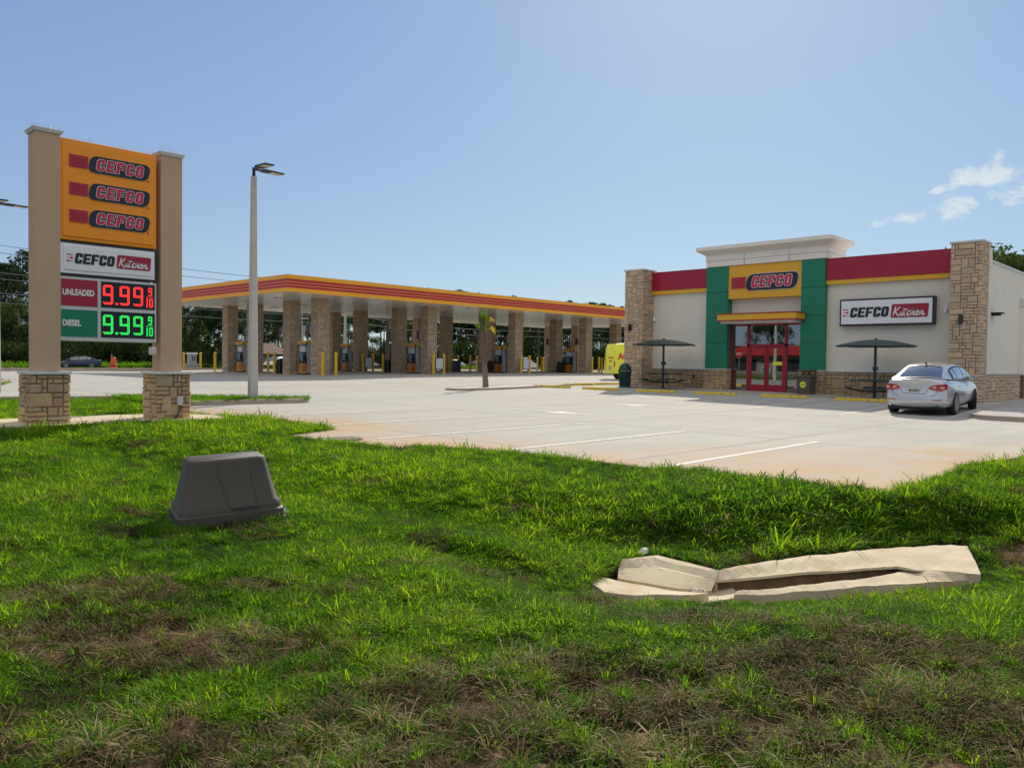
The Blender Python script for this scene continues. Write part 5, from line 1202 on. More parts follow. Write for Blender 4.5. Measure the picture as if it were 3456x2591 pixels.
    if detail:
        for s_ in (1, -1):
            mb = MB(); P = [(.36,.80),(.44,.865),(.62,.905),(.80,.915),(.80,.76),(.70,.715),(.50,.735)]
            def X(y, z): return rearx(y, z)+ (max(0, abs(y)-.66)**2)*5.5
            vs = []
            P2 = []
            for a, b in zip(P, P[1:]+P[:1]):
                for q in range(3): P2.append((a[0]+(b[0]-a[0])*q/3, a[1]+(b[1]-a[1])*q/3))
            c0 = (.62,.82); vs = [(X(c0[0],c0[1])-.015, s_*c0[0], c0[1])]+[(X(p[0],p[1])-.012, s_*p[0], p[1]) for p in P2]+[(X(p[0],p[1])+.05, s_*p[0], p[1]) for p in P2]; n_ = len(P2)
            mb.add(vs, [(0,1+i,1+(i+1)%n_) for i in range(n_)]+[(1+i,1+n_+i,1+n_+(i+1)%n_,1+(i+1)%n_) for i in range(n_)]); tl = mb.build('tail_light', M['tail_red'], t, smooth=False, local=True)
            wp = MB(); xx = -2.13*sc_
            wp.add([(X(.79,.9)-.01,s_*.795,.912),(X(.79,.9)-.01,s_*.795,.762),(xx,s_*(wid(-2.13)+.006),.785),(xx+.10,s_*(wid(-2.0)+.0),.845),(xx,s_*(wid(-2.13)*.985+.006),.895)], [(0,1,2,3,4)]); wp.build('side_lamp', M['tail_red'], tl, local=True)
            for (a, b) in ((.47,.56),(.66,.76)): MB().add([(X(a,.8)-.018,s_*a,.80),(X(b,.8)-.020,s_*b,.79),(X(b,.86)-.020,s_*b,.85),(X(a,.86)-.018,s_*a,.835)], [(0,1,2,3)]).build('reverse_lens', M['tail_clear'], tl, local=True)
            mb = MB(); mb.add([(rearx(.5,.45)-.006+.0,s_*.48,.455),(rearx(.7,.45)+.012,s_*.72,.455),(rearx(.7,.45)+.012,s_*.72,.485),(rearx(.5,.45)-.006,s_*.48,.478)], [(0,1,2,3)]); mb.build('reflector', M['tail_red'], t, local=True)
        for (pth, w_) in (([(-.36,.79),(-.30,.64),(.30,.64),(.36,.79)], .006), ([(-.62,.735),(-.52,.60),(-.3,.565),(.3,.565),(.52,.60),(.62,.735)], .007)):
            mb = MB(); pp = [Vector((rearx(a,b)-(.008 if b > .68 else -.025), a, b)) for a, b in pth]
            for a, b in zip(pp[:-1], pp[1:]):
                mb.add([a+Vector((0,0,-w_)), b+Vector((0,0,-w_)), b+Vector((0,0,w_)), a+Vector((0,0,w_))], [(0,1,2,3)])
            mb.build('panel_seam', M['car_black'], t, local=True)
        pl = MB().box(rearx(0,.75)-.02, -.155, .665, rearx(0,.75)+.02, .155, .80).build('number_plate', M['plate'], t, bevel=.006, local=True)
        T_ = text_mesh('8LC2E14', .085, .003, .003, .85); mb = MB(); place(mb, T_, (rearx(0,.75)-.023, 0, .73), (0,-1,0), (0,0,1), (-1,0,0)); mb.build('lettering', M['sign_navy'], pl, local=True)
        MB().box(-2.33*sc_, -.62, .225, -2.18*sc_, .62, .33).build('rear_diffuser', M['car_black'], t, bevel=.02, local=True)
        MB().frustum((-1.05,0,1.44*k),(.14,.04),(-1.10,0,1.52*k),(.05,.012)).build('antenna_fin', M['car_black'], t, local=True)
        MB().box(-1.10, -.42, 1.432, -1.03, .42, 1.444).build('brake_light_trim', M['car_black'], t, local=True)
    for s_ in (1,-1):
        mb = MB(); mb.add([(2.20*sc_,s_*.45,.68),(2.05*sc_,s_*.76,.73),(2.04*sc_,s_*.77,.63),(2.26*sc_,s_*.48,.58)], [(0,1,2,3)]); mb.build('headlight', M['tail_clear'] if not detail else M['rim'], t, local=True)
    MB().box(1.9*sc_, -.5, .24, 2.345*sc_, .5, .50).build('grille', M['car_black'], t, bevel=.03, local=True)
    MB().box(-2.1,-.72,.17,2.1,.72,.30).build('underbody', M['car_black'], t, local=True)
    return t
def put(o, x, y, rz, z=None): o.location = (x, y, zlot(x, y) if z is None else z); o.rotation_euler = (0, 0, rz)
silver = sedan(M['silver'], 'silver sedan parked nose in beside the right stone pillar', steer=R(14))
put(silver, -7.48, 26.62, R(90+3.4)); silver.rotation_euler = (0, R(-1.6), R(93.4))
def recolor(o, m_from, m_to):
    for ch in o.children:
        if ch.type == 'MESH' and ch.data.materials and ch.data.materials[0] == m_from:
            ch.data = ch.data.copy(); ch.data.materials[0] = m_to
        recolor(ch, m_from, m_to)
plain = sedan(M['navy'], 'dark blue sedan driving on the far road behind the price sign', detail=False); put(plain, -95.6, 30.2, R(-108), .12)
plain.scale = (.92,.92,.92)
def car_copy(m_, label, x, y, rz, z=None):
    c = copy_tree(plain); recolor(c, M['navy'], m_); put(c, x, y, rz, z); c['label'] = label; c.scale = (1.0,1.0,1.0); return c
car_copy(M['carwhite'], 'white sedan driving beyond the third pump row', -104.2, 93.8, R(90), .25)
car_copy(M['blackcar'], 'dark car behind the white sedan beyond the third pump row', -103.6, 99.5, R(88), .2)
car_copy(M['carwhite'], 'white parked car before the taupe house seen between second row columns', -97.5, 65.3, R(30))
car_copy(M['greysuv'], 'grey parked car at the right of the two by the taupe house', -96.0, 68.8, R(40))
car_copy(M['carwhite'], 'white parked car beside the left taupe house, nose to the lot', -97.2, 55.4, R(-60))
car_copy(M['maroon'], 'dark maroon car showing only its nose at the right edge of the photo', -3.35, 32.2, R(176))
# vans and truck: side profile swept across the width
def profile_vehicle(name, label, cat, prof, W, m_, wheels, r=.36, windows=(), lights=(), rack=False, tuck=.0):
    t = thing(name, label, cat); n = len(prof); ys = [(-W/2,.90),(-W/2+.05,.98),(-W/2+.12,1),(W/2-.12,1),(W/2-.05,.98),(W/2,.90)]
    cx_ = sum(p[0] for p in prof)/n; cz_ = sum(p[1] for p in prof)/n; zmax = max(p[1] for p in prof)
    mb = MB(); vs = []
    for y, s_ in ys:
        for px, pz in prof:
            q = cx_+(px-cx_)*(1-(1-s_)*.25); zz = cz_+(pz-cz_)*(1-(1-s_)*.3); yy = y*(1-tuck*max(0, (pz-1.0)/(zmax-1.0))); vs.append((q, yy, zz))
    mb.add(vs, [(i*n+j, (i+1)*n+j, (i+1)*n+(j+1)%n, i*n+(j+1)%n) for i in range(5) for j in range(n)]+[tuple(range(n)), tuple(range(6*n-1,5*n-1,-1))])
    b = mb.build('body', m_, t, smooth=True, local=True); bm = bmesh.new(); bm.from_mesh(b.data); bmesh.ops.recalc_face_normals(bm, faces=bm.faces); bm.to_mesh(b.data); bm.free()
    cuts = []
    for x in wheels:
        for s_ in (1,-1): cuts.append(MB().cyl((x,s_*(W/2+.2),r),(x,s_*(W/2-.3),r),r+.06,r+.06,24).build('cut', m_))
    bake_cut(b, cuts)
    for x in wheels:
        for s_ in (1,-1): wheel(t, x, s_*(W/2-.13), r=r)
    for (nm, P, off) in windows:
        for s_ in (1,-1):
            mb = MB(); mb.add([(p[0], s_*((W/2)*(1-tuck*max(0,(p[1]-1.0)/(zmax-1.0)))+off), p[1]) for p in P], [tuple(range(len(P)))]); mb.build(nm, M['car_glass'], t, local=True)
    if rack:
        mb = MB()
        for x in (-1.9,-.9,.1,.9): mb.box(x-.02,-W*.42,zmax+.10,x+.02,W*.42,zmax+.14); mb.box(x-.02,-W*.42,zmax-.02,x+.02,-W*.42+.03,zmax+.12); mb.box(x-.02,W*.42-.03,zmax-.02,x+.02,W*.42,zmax+.12)
        for y in (-.7,-.25,.3,.7): mb.box(-2.1,y-.02,zmax+.14,1.1,y+.02,zmax+.17)
        mb.build('roof_rack', M['steel_pole'], t, local=True)
    return t
VAN = [(-2.75,.35),(-2.8,.6),(-2.75,1.5),(-2.6,2.05),(-2.3,2.12),(0,2.15),(1.15,2.08),(1.45,1.95),(1.95,1.32),(2.15,1.22),(2.7,1.08),(2.8,.9),(2.82,.4),(2.7,.32)]
v = profile_vehicle('cargo_van', 'white cargo van with a ladder rack beyond the third pump row', 'van', VAN, 2.0, M['carwhite'], (-1.75,1.75), windows=(('side_window',[(.75,1.3),(1.75,1.3),(1.30,1.85),(.8,1.88)],.004),), rack=True, tuck=.10)
put(v, -101.2, 108.2, R(48), .12)
TALL = [(-3.0,.45),(-3.05,.7),(-3.03,1.3),(-2.95,2.4),(-2.85,2.62),(-2.4,2.70),(1.3,2.72),(1.7,2.6),(2.35,1.6),(2.9,1.3),(3.0,.9),(3.0,.4)]
yv = profile_vehicle('panel_van', 'yellow tall van with open rear door and red lettering behind the left stone pillar', 'van', TALL, 2.0, M['vanyellow'], (-1.9,1.9), r=.35, windows=(('side_window',[(1.2,1.5),(2.1,1.5),(1.65,2.2),(1.25,2.2)],.004),), tuck=.10)
# rear corner stands left of the pillar; local -x is the rear
def van_text(par, s_, o, u, v_, n, size, m_='letter_red', off=.006, sq=.9):
    T_ = text_mesh(s_, size, off, .01, sq); mb = MB(); place(mb, T_, o, u, v_, n); mb.build('lettering', M[m_], par, local=True)
yb = [c for c in yv.children if c.name.startswith('body')][0]
van_text(yb, 'ACE', (-2.12,-.985,1.72), (1,0,0), (0,0,1), (0,-1,0), .62, off=.02)
MB().box(-3.02,-1.0,.98,-2.90,-.90,1.36).build('tail_light', M['tail_red'], yv, local=True)
MB().box(-2.45,-1.008,.95,-2.25,-.995,1.02).build('vent', M['car_black'], yv, local=True)
mb = MB(); mb.lathe([(.1,0),(.1,.01)],12); 
MB().add([(-2.35+.11*math.cos(a)*(1-.5*max(0,math.sin(a))),-1.006,.64+.2*math.sin(a)) for a in [i*math.pi/8 for i in range(16)]], [tuple(range(16))]).build('wheel_decal', M['pump_grey'], yv, local=True)
# open rear door
dr = MB(); D = [(0,.50),(.92,.50),(.93,1.4),(.86,2.52),(.80,2.60),(.06,2.60),(0,2.52)]
Ud = Vector((-.80,-.60,0)).normalized(); O = Vector((-3.06,-.98,0)); Nd = Vector((Ud.y,-Ud.x,0))
dr.add([O+Ud*p[0]+Vector((0,0,p[1])) for p in D]+[O+Ud*p[0]+Vector((0,0,p[1]))-Nd*.07 for p in D], [tuple(range(7)), tuple(range(13,6,-1))]+[(i,7+i,7+(i+1)%7,(i+1)%7) for i in range(7)]); door = dr.build('rear_door', M['vanyellow'], yv, local=True, bevel=.01)
yv.scale = (.86,.86,.86); rz_ = R(58); cr_ = Vector((-3.02*math.cos(rz_)+1.0*math.sin(rz_), -3.02*math.sin(rz_)-1.0*math.cos(rz_)))*.86
put(yv, -29.98-cr_.x, 40.52-cr_.y, rz_)
v24 = O+Ud*.45+Vector((0,0,.88))
for nn in (Nd, -Nd):
    off = nn*(.006 if nn is Nd else .076); uu = Ud if nn.cross(Vector((0,0,1))).dot(Ud) < 0 else -Ud
    c_ = O+Ud*.46; van_text(door, 'CLOGGED', c_+Vector((0,0,1.62))+off, uu, (0,0,1), nn, .17, off=.004, sq=.85); van_text(door, '3-7641', c_+Vector((0,0,1.38))+off, uu, (0,0,1), nn, .17, off=.004, sq=.85)
    mb = MB(); mb.add([c_+Vector((0,0,.86))+off+uu*(.21*math.cos(a))+Vector((0,0,.17*math.sin(a))) for a in [i*math.pi/10 for i in range(20)]], [tuple(range(20))]); mb.build('oval_badge', M['sign_navy'], door, local=True)
    mb = MB(); mb.add([c_+Vector((0,0,.86))+off*1.3+nn*.002+uu*(.185*math.cos(a))+Vector((0,0,.145*math.sin(a))) for a in [i*math.pi/10 for i in range(20)]], [tuple(range(20))]); mb.build('oval_badge', M['sign_white'], door, local=True)
    van_text(door, '24/7', c_+Vector((0,0,.86))+off*1.4+nn*.003, uu, (0,0,1), nn, .15, 'sign_navy', .002, .85)
TRUCK = [(-2.7,.5),(-2.75,.8),(-2.7,1.05),(-.9,1.08),(-.75,1.1),(-.6,1.75),(.5,1.82),(.75,1.75),(1.3,1.15),(2.5,1.05),(2.7,.9),(2.72,.5)]
tk = profile_vehicle('pickup_truck', 'red truck partly hidden behind the open yellow van door', 'truck', TRUCK, 1.95, M['wood_red'], (-1.75,1.75), r=.38, windows=(('side_window',[(-.5,1.15),(1.1,1.15),(.7,1.68),(-.45,1.68)],.004),), tuck=.12)
put(tk, -40.2, 55.6, R(100)); tk.scale = (.8,.8,.8)
# ---------------------------------------------------------------- houses, barrel, poles
def house(x, y, w, d, hw_, hr, rz, label):
    t = thing('house', label, 'house', (0,0,0), 0, 'low taupe houses beyond the road')
    MB().box(-w/2,-d/2,0,w/2,d/2,hw_).build('wall', M['wall_taupe'], t)
    mb = MB(); e = .5; mb.add([(-w/2-e,-d/2-e,hw_-.02),(w/2+e,-d/2-e,hw_-.02),(w/2+e,d/2+e,hw_-.02),(-w/2-e,d/2+e,hw_-.02),(-w/2+d*.42,0,hw_+hr),(w/2-d*.42,0,hw_+hr)], [(0,1,5,4),(1,2,5),(2,3,4,5),(3,0,4),(3,2,1,0)]); rf = mb.build('roof', M['roof_brown'], t)
    MB().box(-w/2-e-.02,-d/2-e-.02,hw_-.14,w/2+e+.02,-d/2-e+.02,hw_+.0).build('gutter', M['dark_frame'], rf)
    for i in range(3):
        xx = -w/2+w*(i+.6)/3.3; wd = MB().box(xx-.6,-d/2-.03,.9,xx+.6,-d/2+.01,1.9).build('window', M['cap_white'], t); MB().box(xx-.52,-d/2-.04,.97,xx+.52,-d/2-.031,1.83).build('pane', M['window_dark'], wd)
    MB().box(-w/2+.5,-d/2-.03,0,-w/2+1.5,-d/2+.01,2.05).build('door', M['window_dark'], t)
    t.location = (x, y, .15); t.rotation_euler = (0,0,rz); return t
house(-105.5, 56.0, 12, 8, 1.95, 1.55, R(62), 'taupe house with brown hipped roof seen left of the near inner column')
house(-105.0, 71.5, 11, 8, 2.0, 1.9, R(55), 'taupe house with brown roof seen between the second row columns, left of two')
house(-102.0, 82.0, 13, 8, 2.0, 1.9, R(50), 'taupe house with brown roof seen behind the second row pump, right of two')
t = thing('traffic_barrel', 'orange traffic barrel by the far road behind the price sign', 'traffic barrel', (-77.2, 27.3, zlot(-77.2,27.3)))
z = zlot(-77.2,27.3)
MB().lathe([(.36,0),(.36,.1),(.28,.12),(.27,.38),(.25,.40),(.24,.68),(.22,.70),(.21,.98),(.16,1.02)],16,(-77.2,27.3,z)).build('drum', M['barrel_orange'], t)
MB().lathe([(.285,.16),(.275,.36)],16,(-77.2,27.3,z)).build('reflective_band', M['fascia_red'], t)
t = MB().cyl((-70.2,29.0,zlot(-70,29)),(-70.2,29.0,zlot(-70,29)+1.1),.07,.07,8).build('marker_post', M['cap_white']); tag(t, 'short white post beyond the right leg of the price sign', 'post')
def utility_pole(x, y, h, label, arm=True, m_='wood_pole', r=.16):
    z = zlot(x, y)-.2; t = thing('utility_pole', label, 'utility pole', (x, y, z), 0, 'utility poles along the far road')
    MB().cyl((x,y,z),(x+.1,y,z+h),r,r*.7,10).build('pole', M[m_], t)
    if arm:
        MB().box(x-1.1,y-.06,z+h-.7,x+1.1,y+.06,z+h-.56).build('crossarm', M[m_], t); MB().cyl((x+.25,y,z+h-2.2),(x+.25,y,z+h-1.4),.16,.16,10).build('transformer', M['steel_pole'], t)
utility_pole(-60.6, 46.05, 6.0, 'brown wooden utility pole seen beside the second row inner column', False, r=.2)
utility_pole(-63.5, 38.6, 5.4, 'thin steel pole with a white box beyond the near pump', True, 'steel_pole', .07)
utility_pole(-88, 98, 9.8, 'grey utility pole rising before the trees right of the third row columns', m_='wood_pole')
utility_pole(-90, 64, 10.5, 'utility pole behind the houses', m_='wood_pole'); utility_pole(-90, 132, 10, 'utility pole farthest along the road')
utility_pole(-88, 5, 11.5, 'utility pole hidden behind the price sign')
def wires(pts, name, label, n=20, r=.022, sag=.6):
    mb = MB()
    for a, b in zip(pts[:-1], pts[1:]):
        P = [Vector(a).lerp(Vector(b), i/n)-Vector((0,0,sag*4*(i/n)*(1-i/n))) for i in range(n+1)]; mb.tube(P, r, 4)
    return tag(mb.build(name, M['wire']), label, 'power line')
# two spans over the sky left of the canopy, others against the wood
wires([(-88,-60,11.9),(-75.5,16.5,10.5),(-57,29,7.75),(-56,66,7.8)], 'power_line', 'upper thin wire crossing the sky left of the canopy', sag=.1)
wires([(-88,-60,11.3),(-75.5,16.5,9.9),(-60,27,7.6),(-58,66,7.3)], 'power_line', 'lower thin wire crossing the sky left of the canopy', sag=.1)
for i, (zz, x_) in enumerate(((8.6,-88.8),(7.9,-87.6),(6.6,-88.2),(5.7,-88.2))):
    wires([(x_,5,zz+1.4),(x_,64,zz+.5),(x_,98,zz),(x_,132,zz-.3),(x_,220,zz)], 'power_line', ['highest','second highest','third highest','lowest'][i]+' of the wires strung before the dark wood', sag=.5)
# ---------------------------------------------------------------- palm
def palm(x, y):
    z = zlot(x, y)+.07; t = thing('palm_tree', 'young palm with tied green crown and yellow frond on the kerbed island', 'palm', (x, y, z)); rg = random.Random(4)
    ax = lambda h: Vector((x+.02-.06*h+.012*h*h, y-.05*h, z+h)); H = 2.30
    def rad(h): return .135-.03*h if h < 1.2 else (.100-.01*(h-1.2)) if h < 1.9 else max(.05,.095-.12*(h-1.9))
    def rad_old(h): return .155-.03*h if h < 1.2 else (.130-.02*(h-1.2)) if h < 1.9 else max(.05,.115-.14*(h-1.9))
    mb = MB()
    hs_ = [i*.125 for i in range(int(H/.125)+1)]
    for a, b in zip(hs_[:-1], hs_[1:]): mb.cyl(ax(a), ax(b), rad(a), rad(b), 14, False)
    mb.build('trunk', M['palm_bark'], t, smooth=True)
    mb = MB(); h = 1.05; k_ = 0
    while h < 2.25:
        for i in range(7):
            a = 2*math.pi*(i+.5*(k_ % 2))/7; c, s_ = math.cos(a), math.sin(a); r = rad(h)
            b0 = ax(h)+Vector((c*r*.9, s_*r*.9, 0)); tp = ax(h+.17)+Vector((c*(r+.055), s_*(r+.055), 0)); sd = Vector((-s_, c, 0))
            mb.add([b0-sd*.05, b0+sd*.05, tp+sd*.022, tp-sd*.022, b0-sd*.05+Vector((c,s_,0))*.03, b0+sd*.05+Vector((c,s_,0))*.03, tp+sd*.022+Vector((c,s_,0))*.02, tp-sd*.022+Vector((c,s_,0))*.02], [(3,2,1,0),(4,5,6,7),(0,1,5,4),(1,2,6,5),(2,3,7,6),(3,0,4,7)])
        h += .115; k_ += 1
    mb.build('leaf_bases', M['palm_bark'], t)
    top_ = ax(2.15)
    def frond(name, base, d, ln, spread, m_, nb=16, droop=.0):
        mb = MB(); d = Vector(d).normalized(); e = base+d*ln*.42; sd = d.cross(Vector((0.3,.9,.1))).normalized(); mb.cyl(base, e, .012, .008, 5); w2 = d.cross(sd)
        for i in range(nb):
            f = (i/(nb-1)-.5)*2; dd = (d+sd*f*spread+w2*rg.uniform(-.25,.25)).normalized(); l_ = ln*.6*(1-.25*abs(f))*rg.uniform(.85,1.1); m2 = e+dd*l_*.55; tp = e+dd*l_-Vector((0,0,droop*l_)); wv = dd.cross(w2).normalized()*.014
            mb.tone = rg.random(); mb.add([e-wv*.5,e+wv*.5,m2+wv,m2-wv,tp], [(0,1,2,3),(3,2,4)])
        return mb.build(name, m_, t)
    for i in range(5): frond('frond', top_+Vector((rg.uniform(-.03,.03),rg.uniform(-.03,.03),0)), (rg.uniform(-.12,.22),rg.uniform(-.1,.14),1), rg.uniform(1.2,1.55), .22, M['palm_green'])
    frond('frond', top_+Vector((0,0,.1)), (-.55,.0,.75), .85, .5, M['palm_green'], 12); frond('frond', top_+Vector((.05,0,.45)), (.5,.25,.7), .75, .8, M['palm_yellow'], 18, .5); frond('frond', top_+Vector((.02,0,.35)), (.7,.3,.15), .6, .6, M['palm_yellow'], 14, .6)
    mb = MB(); mb.cyl(top_, top_+Vector((-.12,-.1,1.25)), .014, .006, 5); mb.build('spear', M['frond_dry'], t); mb = MB(); mb.cyl(top_+Vector((-.05,-.05,.05)), top_+Vector((-.33,-.25,-.75)), .012, .006, 5); mb.build('dead_stalk', M['frond_dry'], t)
palm(-24.75, 24.15)
# ---------------------------------------------------------------- trees
def leaf_cloud(mb, c, r, n, size, rg, flat=.7):
    for _ in range(n):
        while True:
            p = Vector((rg.uniform(-1,1), rg.uniform(-1,1), rg.uniform(-1,1)))
            if .25 < p.length < 1: break
        p = Vector((p.x*r, p.y*r, p.z*r*flat))+Vector(c); a = Vector((rg.gauss(0,1), rg.gauss(0,1), rg.gauss(0,.8))).normalized(); b = a.cross(Vector((rg.gauss(0,1), rg.gauss(0,1), rg.gauss(0,1)))).normalized(); s_ = size*rg.uniform(.5,1.3)
        mb.tone = rg.random(); mb.add([p-a*s_, p+b*s_*.45, p+a*s_, p-b*s_*.45], [(0,1,2,3)])
def make_tree(kind, seed, h):
    rg = random.Random(seed); tr = MB(); cr = MB(); nm = {'pine': 'pine_tree', 'broad': 'broadleaf_tree', 'shrub': 'shrub', 'young': 'young_pine'}[kind]
    if kind == 'pine':
        lean = rg.uniform(-.4,.4); pts = [Vector((lean*(i/6)**2+rg.uniform(-.08,.08), rg.uniform(-.08,.08), h*i/6)) for i in range(7)]
        for i in range(6): tr.cyl(pts[i], pts[i+1], .22*(1-i/7.5)*h/16, .22*(1-(i+1)/7.5)*h/16, 8, False)
        lo = rg.uniform(.42,.55)
        for i in range(int(26)):
            f = lo+(1-lo)*(i/25)**.9; z = h*f; a = rg.uniform(0,6.28); L_ = h*.17*(1.15-abs((f-lo)/(1-lo)-.35)*1.2)*rg.uniform(.6,1.2); L_ = max(.5, L_)
            b = Vector((lean*f*f, 0, z)); e = b+Vector((math.cos(a)*L_, math.sin(a)*L_, L_*rg.uniform(.05,.5))); tr.cyl(b, e, .06*h/16, .02, 5, False)
            leaf_cloud(cr, e, L_*.50+.35, 85, .26, rg, .55); leaf_cloud(cr, b.lerp(e,.6), L_*.35+.25, 35, .24, rg, .5)
        leaf_cloud(cr, (lean,0,h*.98), h*.05+.4, 90, .25, rg)
    elif kind == 'young':
        for i in range(5): tr.cyl((0,0,h*i/5),(0,0,h*(i+1)/5),.07*(1-i/5.5),.07*(1-(i+1)/5.5),6,False)
        for i in range(16):
            f = .1+.88*i/15; L_ = h*.30*(1-f)**.8+.15
            for k_ in range(5):
                a = rg.uniform(0,6.28); e = Vector((math.cos(a)*L_, math.sin(a)*L_, h*f+L_*.35)); tr.cyl((0,0,h*f), e, .02,.008,4,False); leaf_cloud(cr, e*.8+Vector((0,0,h*f*.2)), L_*.45+.12, 26, .14, rg, .6)
    elif kind == 'broad':
        for i in range(4): tr.cyl((0,0,h*.5*i/4),(0,0,h*.5*(i+1)/4),.3*(1-i/6)*h/12,.3*(1-(i+1)/6)*h/12,8,False)
        for i in range(26):
            a = rg.uniform(0,6.28); f = rg.uniform(.3,1); rr = h*.30*math.sin(math.pi*min(1,f*.92))**.6*rg.uniform(.3,1); e = Vector((math.cos(a)*rr, math.sin(a)*rr, h*f*.96)); tr.cyl((0,0,h*f*.5), e, .05,.02,5,False); leaf_cloud(cr, e, h*.10*rg.uniform(.7,1.3), 170, .22, rg, .75)
    else:
        for i in range(5): a = rg.uniform(0,6.28); tr.cyl((0,0,0),(math.cos(a)*h*.4,math.sin(a)*h*.4,h*.7),.04,.015,4,False)
        for i in range(14): a = rg.uniform(0,6.28); r_ = h*.55*math.sqrt(rg.random()); leaf_cloud(cr, (math.cos(a)*r_, math.sin(a)*r_, h*rg.uniform(.15,.85)), h*.28, 100, .17, rg, .8)
    t = thing(nm, '', {'shrub':'shrub'}.get(kind,'tree')); tr.build('trunk' if kind != 'shrub' else 'stems', M['bark'], t); cr.build('crown', M[{'pine':'pine','young':'shrub','broad':'broad','shrub':'shrub'}[kind]], t); return t
rg = random.Random(77); PROT = {}
def plant(kind, x, y, h, label, group, z=None):
    vs = PROT.setdefault(kind, [])
    if len(vs) < (5 if kind == 'pine' else 3): o = make_tree(kind, 100+len(vs)*7+len(kind), {'pine':16,'broad':12,'shrub':3,'young':5}[kind]); vs.append(o)
    else: o = copy_tree(rg.choice(vs))
    s_ = h/{'pine':16,'broad':12,'shrub':3,'young':5}[kind]; o.scale = (s_*rg.uniform(.9,1.15),)*2+(s_,); o.rotation_euler = (0,0,rg.uniform(0,6.28)); o.location = (x, y, (.1 if z is None else z)); o['label'] = label; o['group'] = group; return o
G1 = 'tall pines in the wood beyond the road'
def bearing(px, d):
    r_ = (px-1728)/2672.3*d; return (r_*math.cos(YAW)-d*math.sin(YAW), r_*math.sin(YAW)+d*math.cos(YAW))
TLN = ((-300,.125),(60,.125),(300,.10),(560,.070),(1000,.085),(1500,.083),(1700,.079),(1940,.074),(2140,.064),(2400,.05))
def treeline(px):
    for (a, u), (b, v) in zip(TLN[:-1], TLN[1:]):
        if a <= px <= b: return u+(v-u)*(px-a)/(b-a)
    return .05
# wood from the left edge, past the price sign, behind the canopy
PL = 'tall dark pine in the wood behind the fuel canopy'
PXS = list(range(560, 2140, 34))
for i, px in enumerate(PXS):
    d = 128+rg.uniform(-6,22)+(40 if px > 1450 else 0); x, y = bearing(px+rg.uniform(-12,12), d)
    h = (1.4+d*treeline(px))*rg.uniform(.86,1.04)
    plant('pine', x, y, h, PL, G1)
for px in range(600, 2140, 70):
    x, y = bearing(px+rg.uniform(-20,20), 190+rg.uniform(-6,6)); plant('pine', x, y, (1.4+190*treeline(px))*rg.uniform(.8,.98), PL, G1)
for px in range(1500, 2160, 48):
    x, y = bearing(px+rg.uniform(-10,10), 172+rg.uniform(-8,8)); plant('broad', x, y, rg.uniform(9,13), 'dark leafy tree in the wood behind the right end of the fuel canopy', 'leafy trees behind the canopy')
for px in range(560, 1500, 62):
    x, y = bearing(px+rg.uniform(-10,10), 124+rg.uniform(-4,10)); plant('broad', x, y, rg.uniform(5,8.5), 'leafy tree low in the wood behind the houses', 'leafy trees behind the houses')
for px in range(560, 2150, 30):
    x, y = bearing(px+rg.uniform(-12,12), (119 if px < 1450 else 160)+rg.uniform(-5,4)); plant('shrub', x, y, rg.uniform(2.2,4.0)*(1 if px < 1450 else 1.4), 'dark shrub at the foot of the wood beyond the road', 'shrubs at the foot of the wood')
for px, h in ((622,5.2),(668,6.2),(700,4.2),(735,3.8),(760,4.6)):
    x, y = bearing(px, 104); plant('young', x, y, h, 'young bushy pine behind the air machine', 'young pines behind the air machine')
# left wood
for i, px in enumerate(range(-260, 600, 30)):
    d = 122+rg.uniform(-4,12); x, y = bearing(px+rg.uniform(-10,10), d); plant('broad', x, y, rg.uniform(8.5,11.5), 'leafy tree in the wood behind the price sign', 'leafy trees behind the price sign')
for px in range(-260, 600, 52):
    x, y = bearing(px+rg.uniform(-14,14), 138+rg.uniform(-4,12)); plant('pine', x, y, rg.uniform(15.5,20.5) if px < 300 else rg.uniform(12,14), 'dark pine rising over the wood behind the price sign', 'pines behind the price sign')
for px in range(-260, 600, 26):
    x, y = bearing(px+rg.uniform(-8,8), 116+rg.uniform(-3,4)); plant('shrub', x, y, rg.uniform(2.2,4.2), 'shrub along the far road behind the price sign', 'shrubs along the far road')
# trees over the store roof at the right edge
for px, d, h in ((3350,112,17.0),(3390,108,18.2),(3430,112,17.4),(3475,106,16.2),(3530,108,16),(3300,118,15.5),(3600,108,16)):
    x, y = bearing(px, d); plant('broad', x, y, h, 'green tree rising over the roof at the right edge', 'trees over the store roof')
for px in range(2180, 3300, 90):
    x, y = bearing(px, 150+rg.uniform(-8,8)); plant('broad', x, y, rg.uniform(6,7.5), 'leafy tree hidden behind the store', 'trees hidden by the store')
# ---------------------------------------------------------------- across the road behind the camera (seen in the glass)
t = thing('stop_sign', 'red octagonal STOP sign mirrored in the left window pane', 'stop sign', (-36.5,-2.2,.1))
MB().cyl((-36.5,-2.2,.05),(-36.5,-2.2,2.8),.03,.03,8).build('post', M['steel_pole'], t)
mb = MB(); mb.add([(-36.5+.40*math.cos(a), -2.16, 2.45+.40*math.sin(a)) for a in [math.pi/8+i*math.pi/4 for i in range(8)]]+[(-36.5+.40*math.cos(a), -2.19, 2.45+.40*math.sin(a)) for a in [math.pi/8+i*math.pi/4 for i in range(8)]], [tuple(range(8)), tuple(range(15,7,-1))]+[(i,8+i,8+(i+1)%8,(i+1)%8) for i in range(8)]); s_ = mb.build('sign_plate', M['fascia_red'], t)
T_ = text_mesh('STOP', .28, .008, .004, .8); mb = MB(); place(mb, T_, (-36.5,-2.155,2.45), (-1,0,0), (0,0,1), (0,1,0)); mb.build('lettering', M['letter_white'], s_)
t = thing('filling_station', 'low white building with a red fascia across the road, mirrored in the entrance glass', 'building', (-45,-46,0))
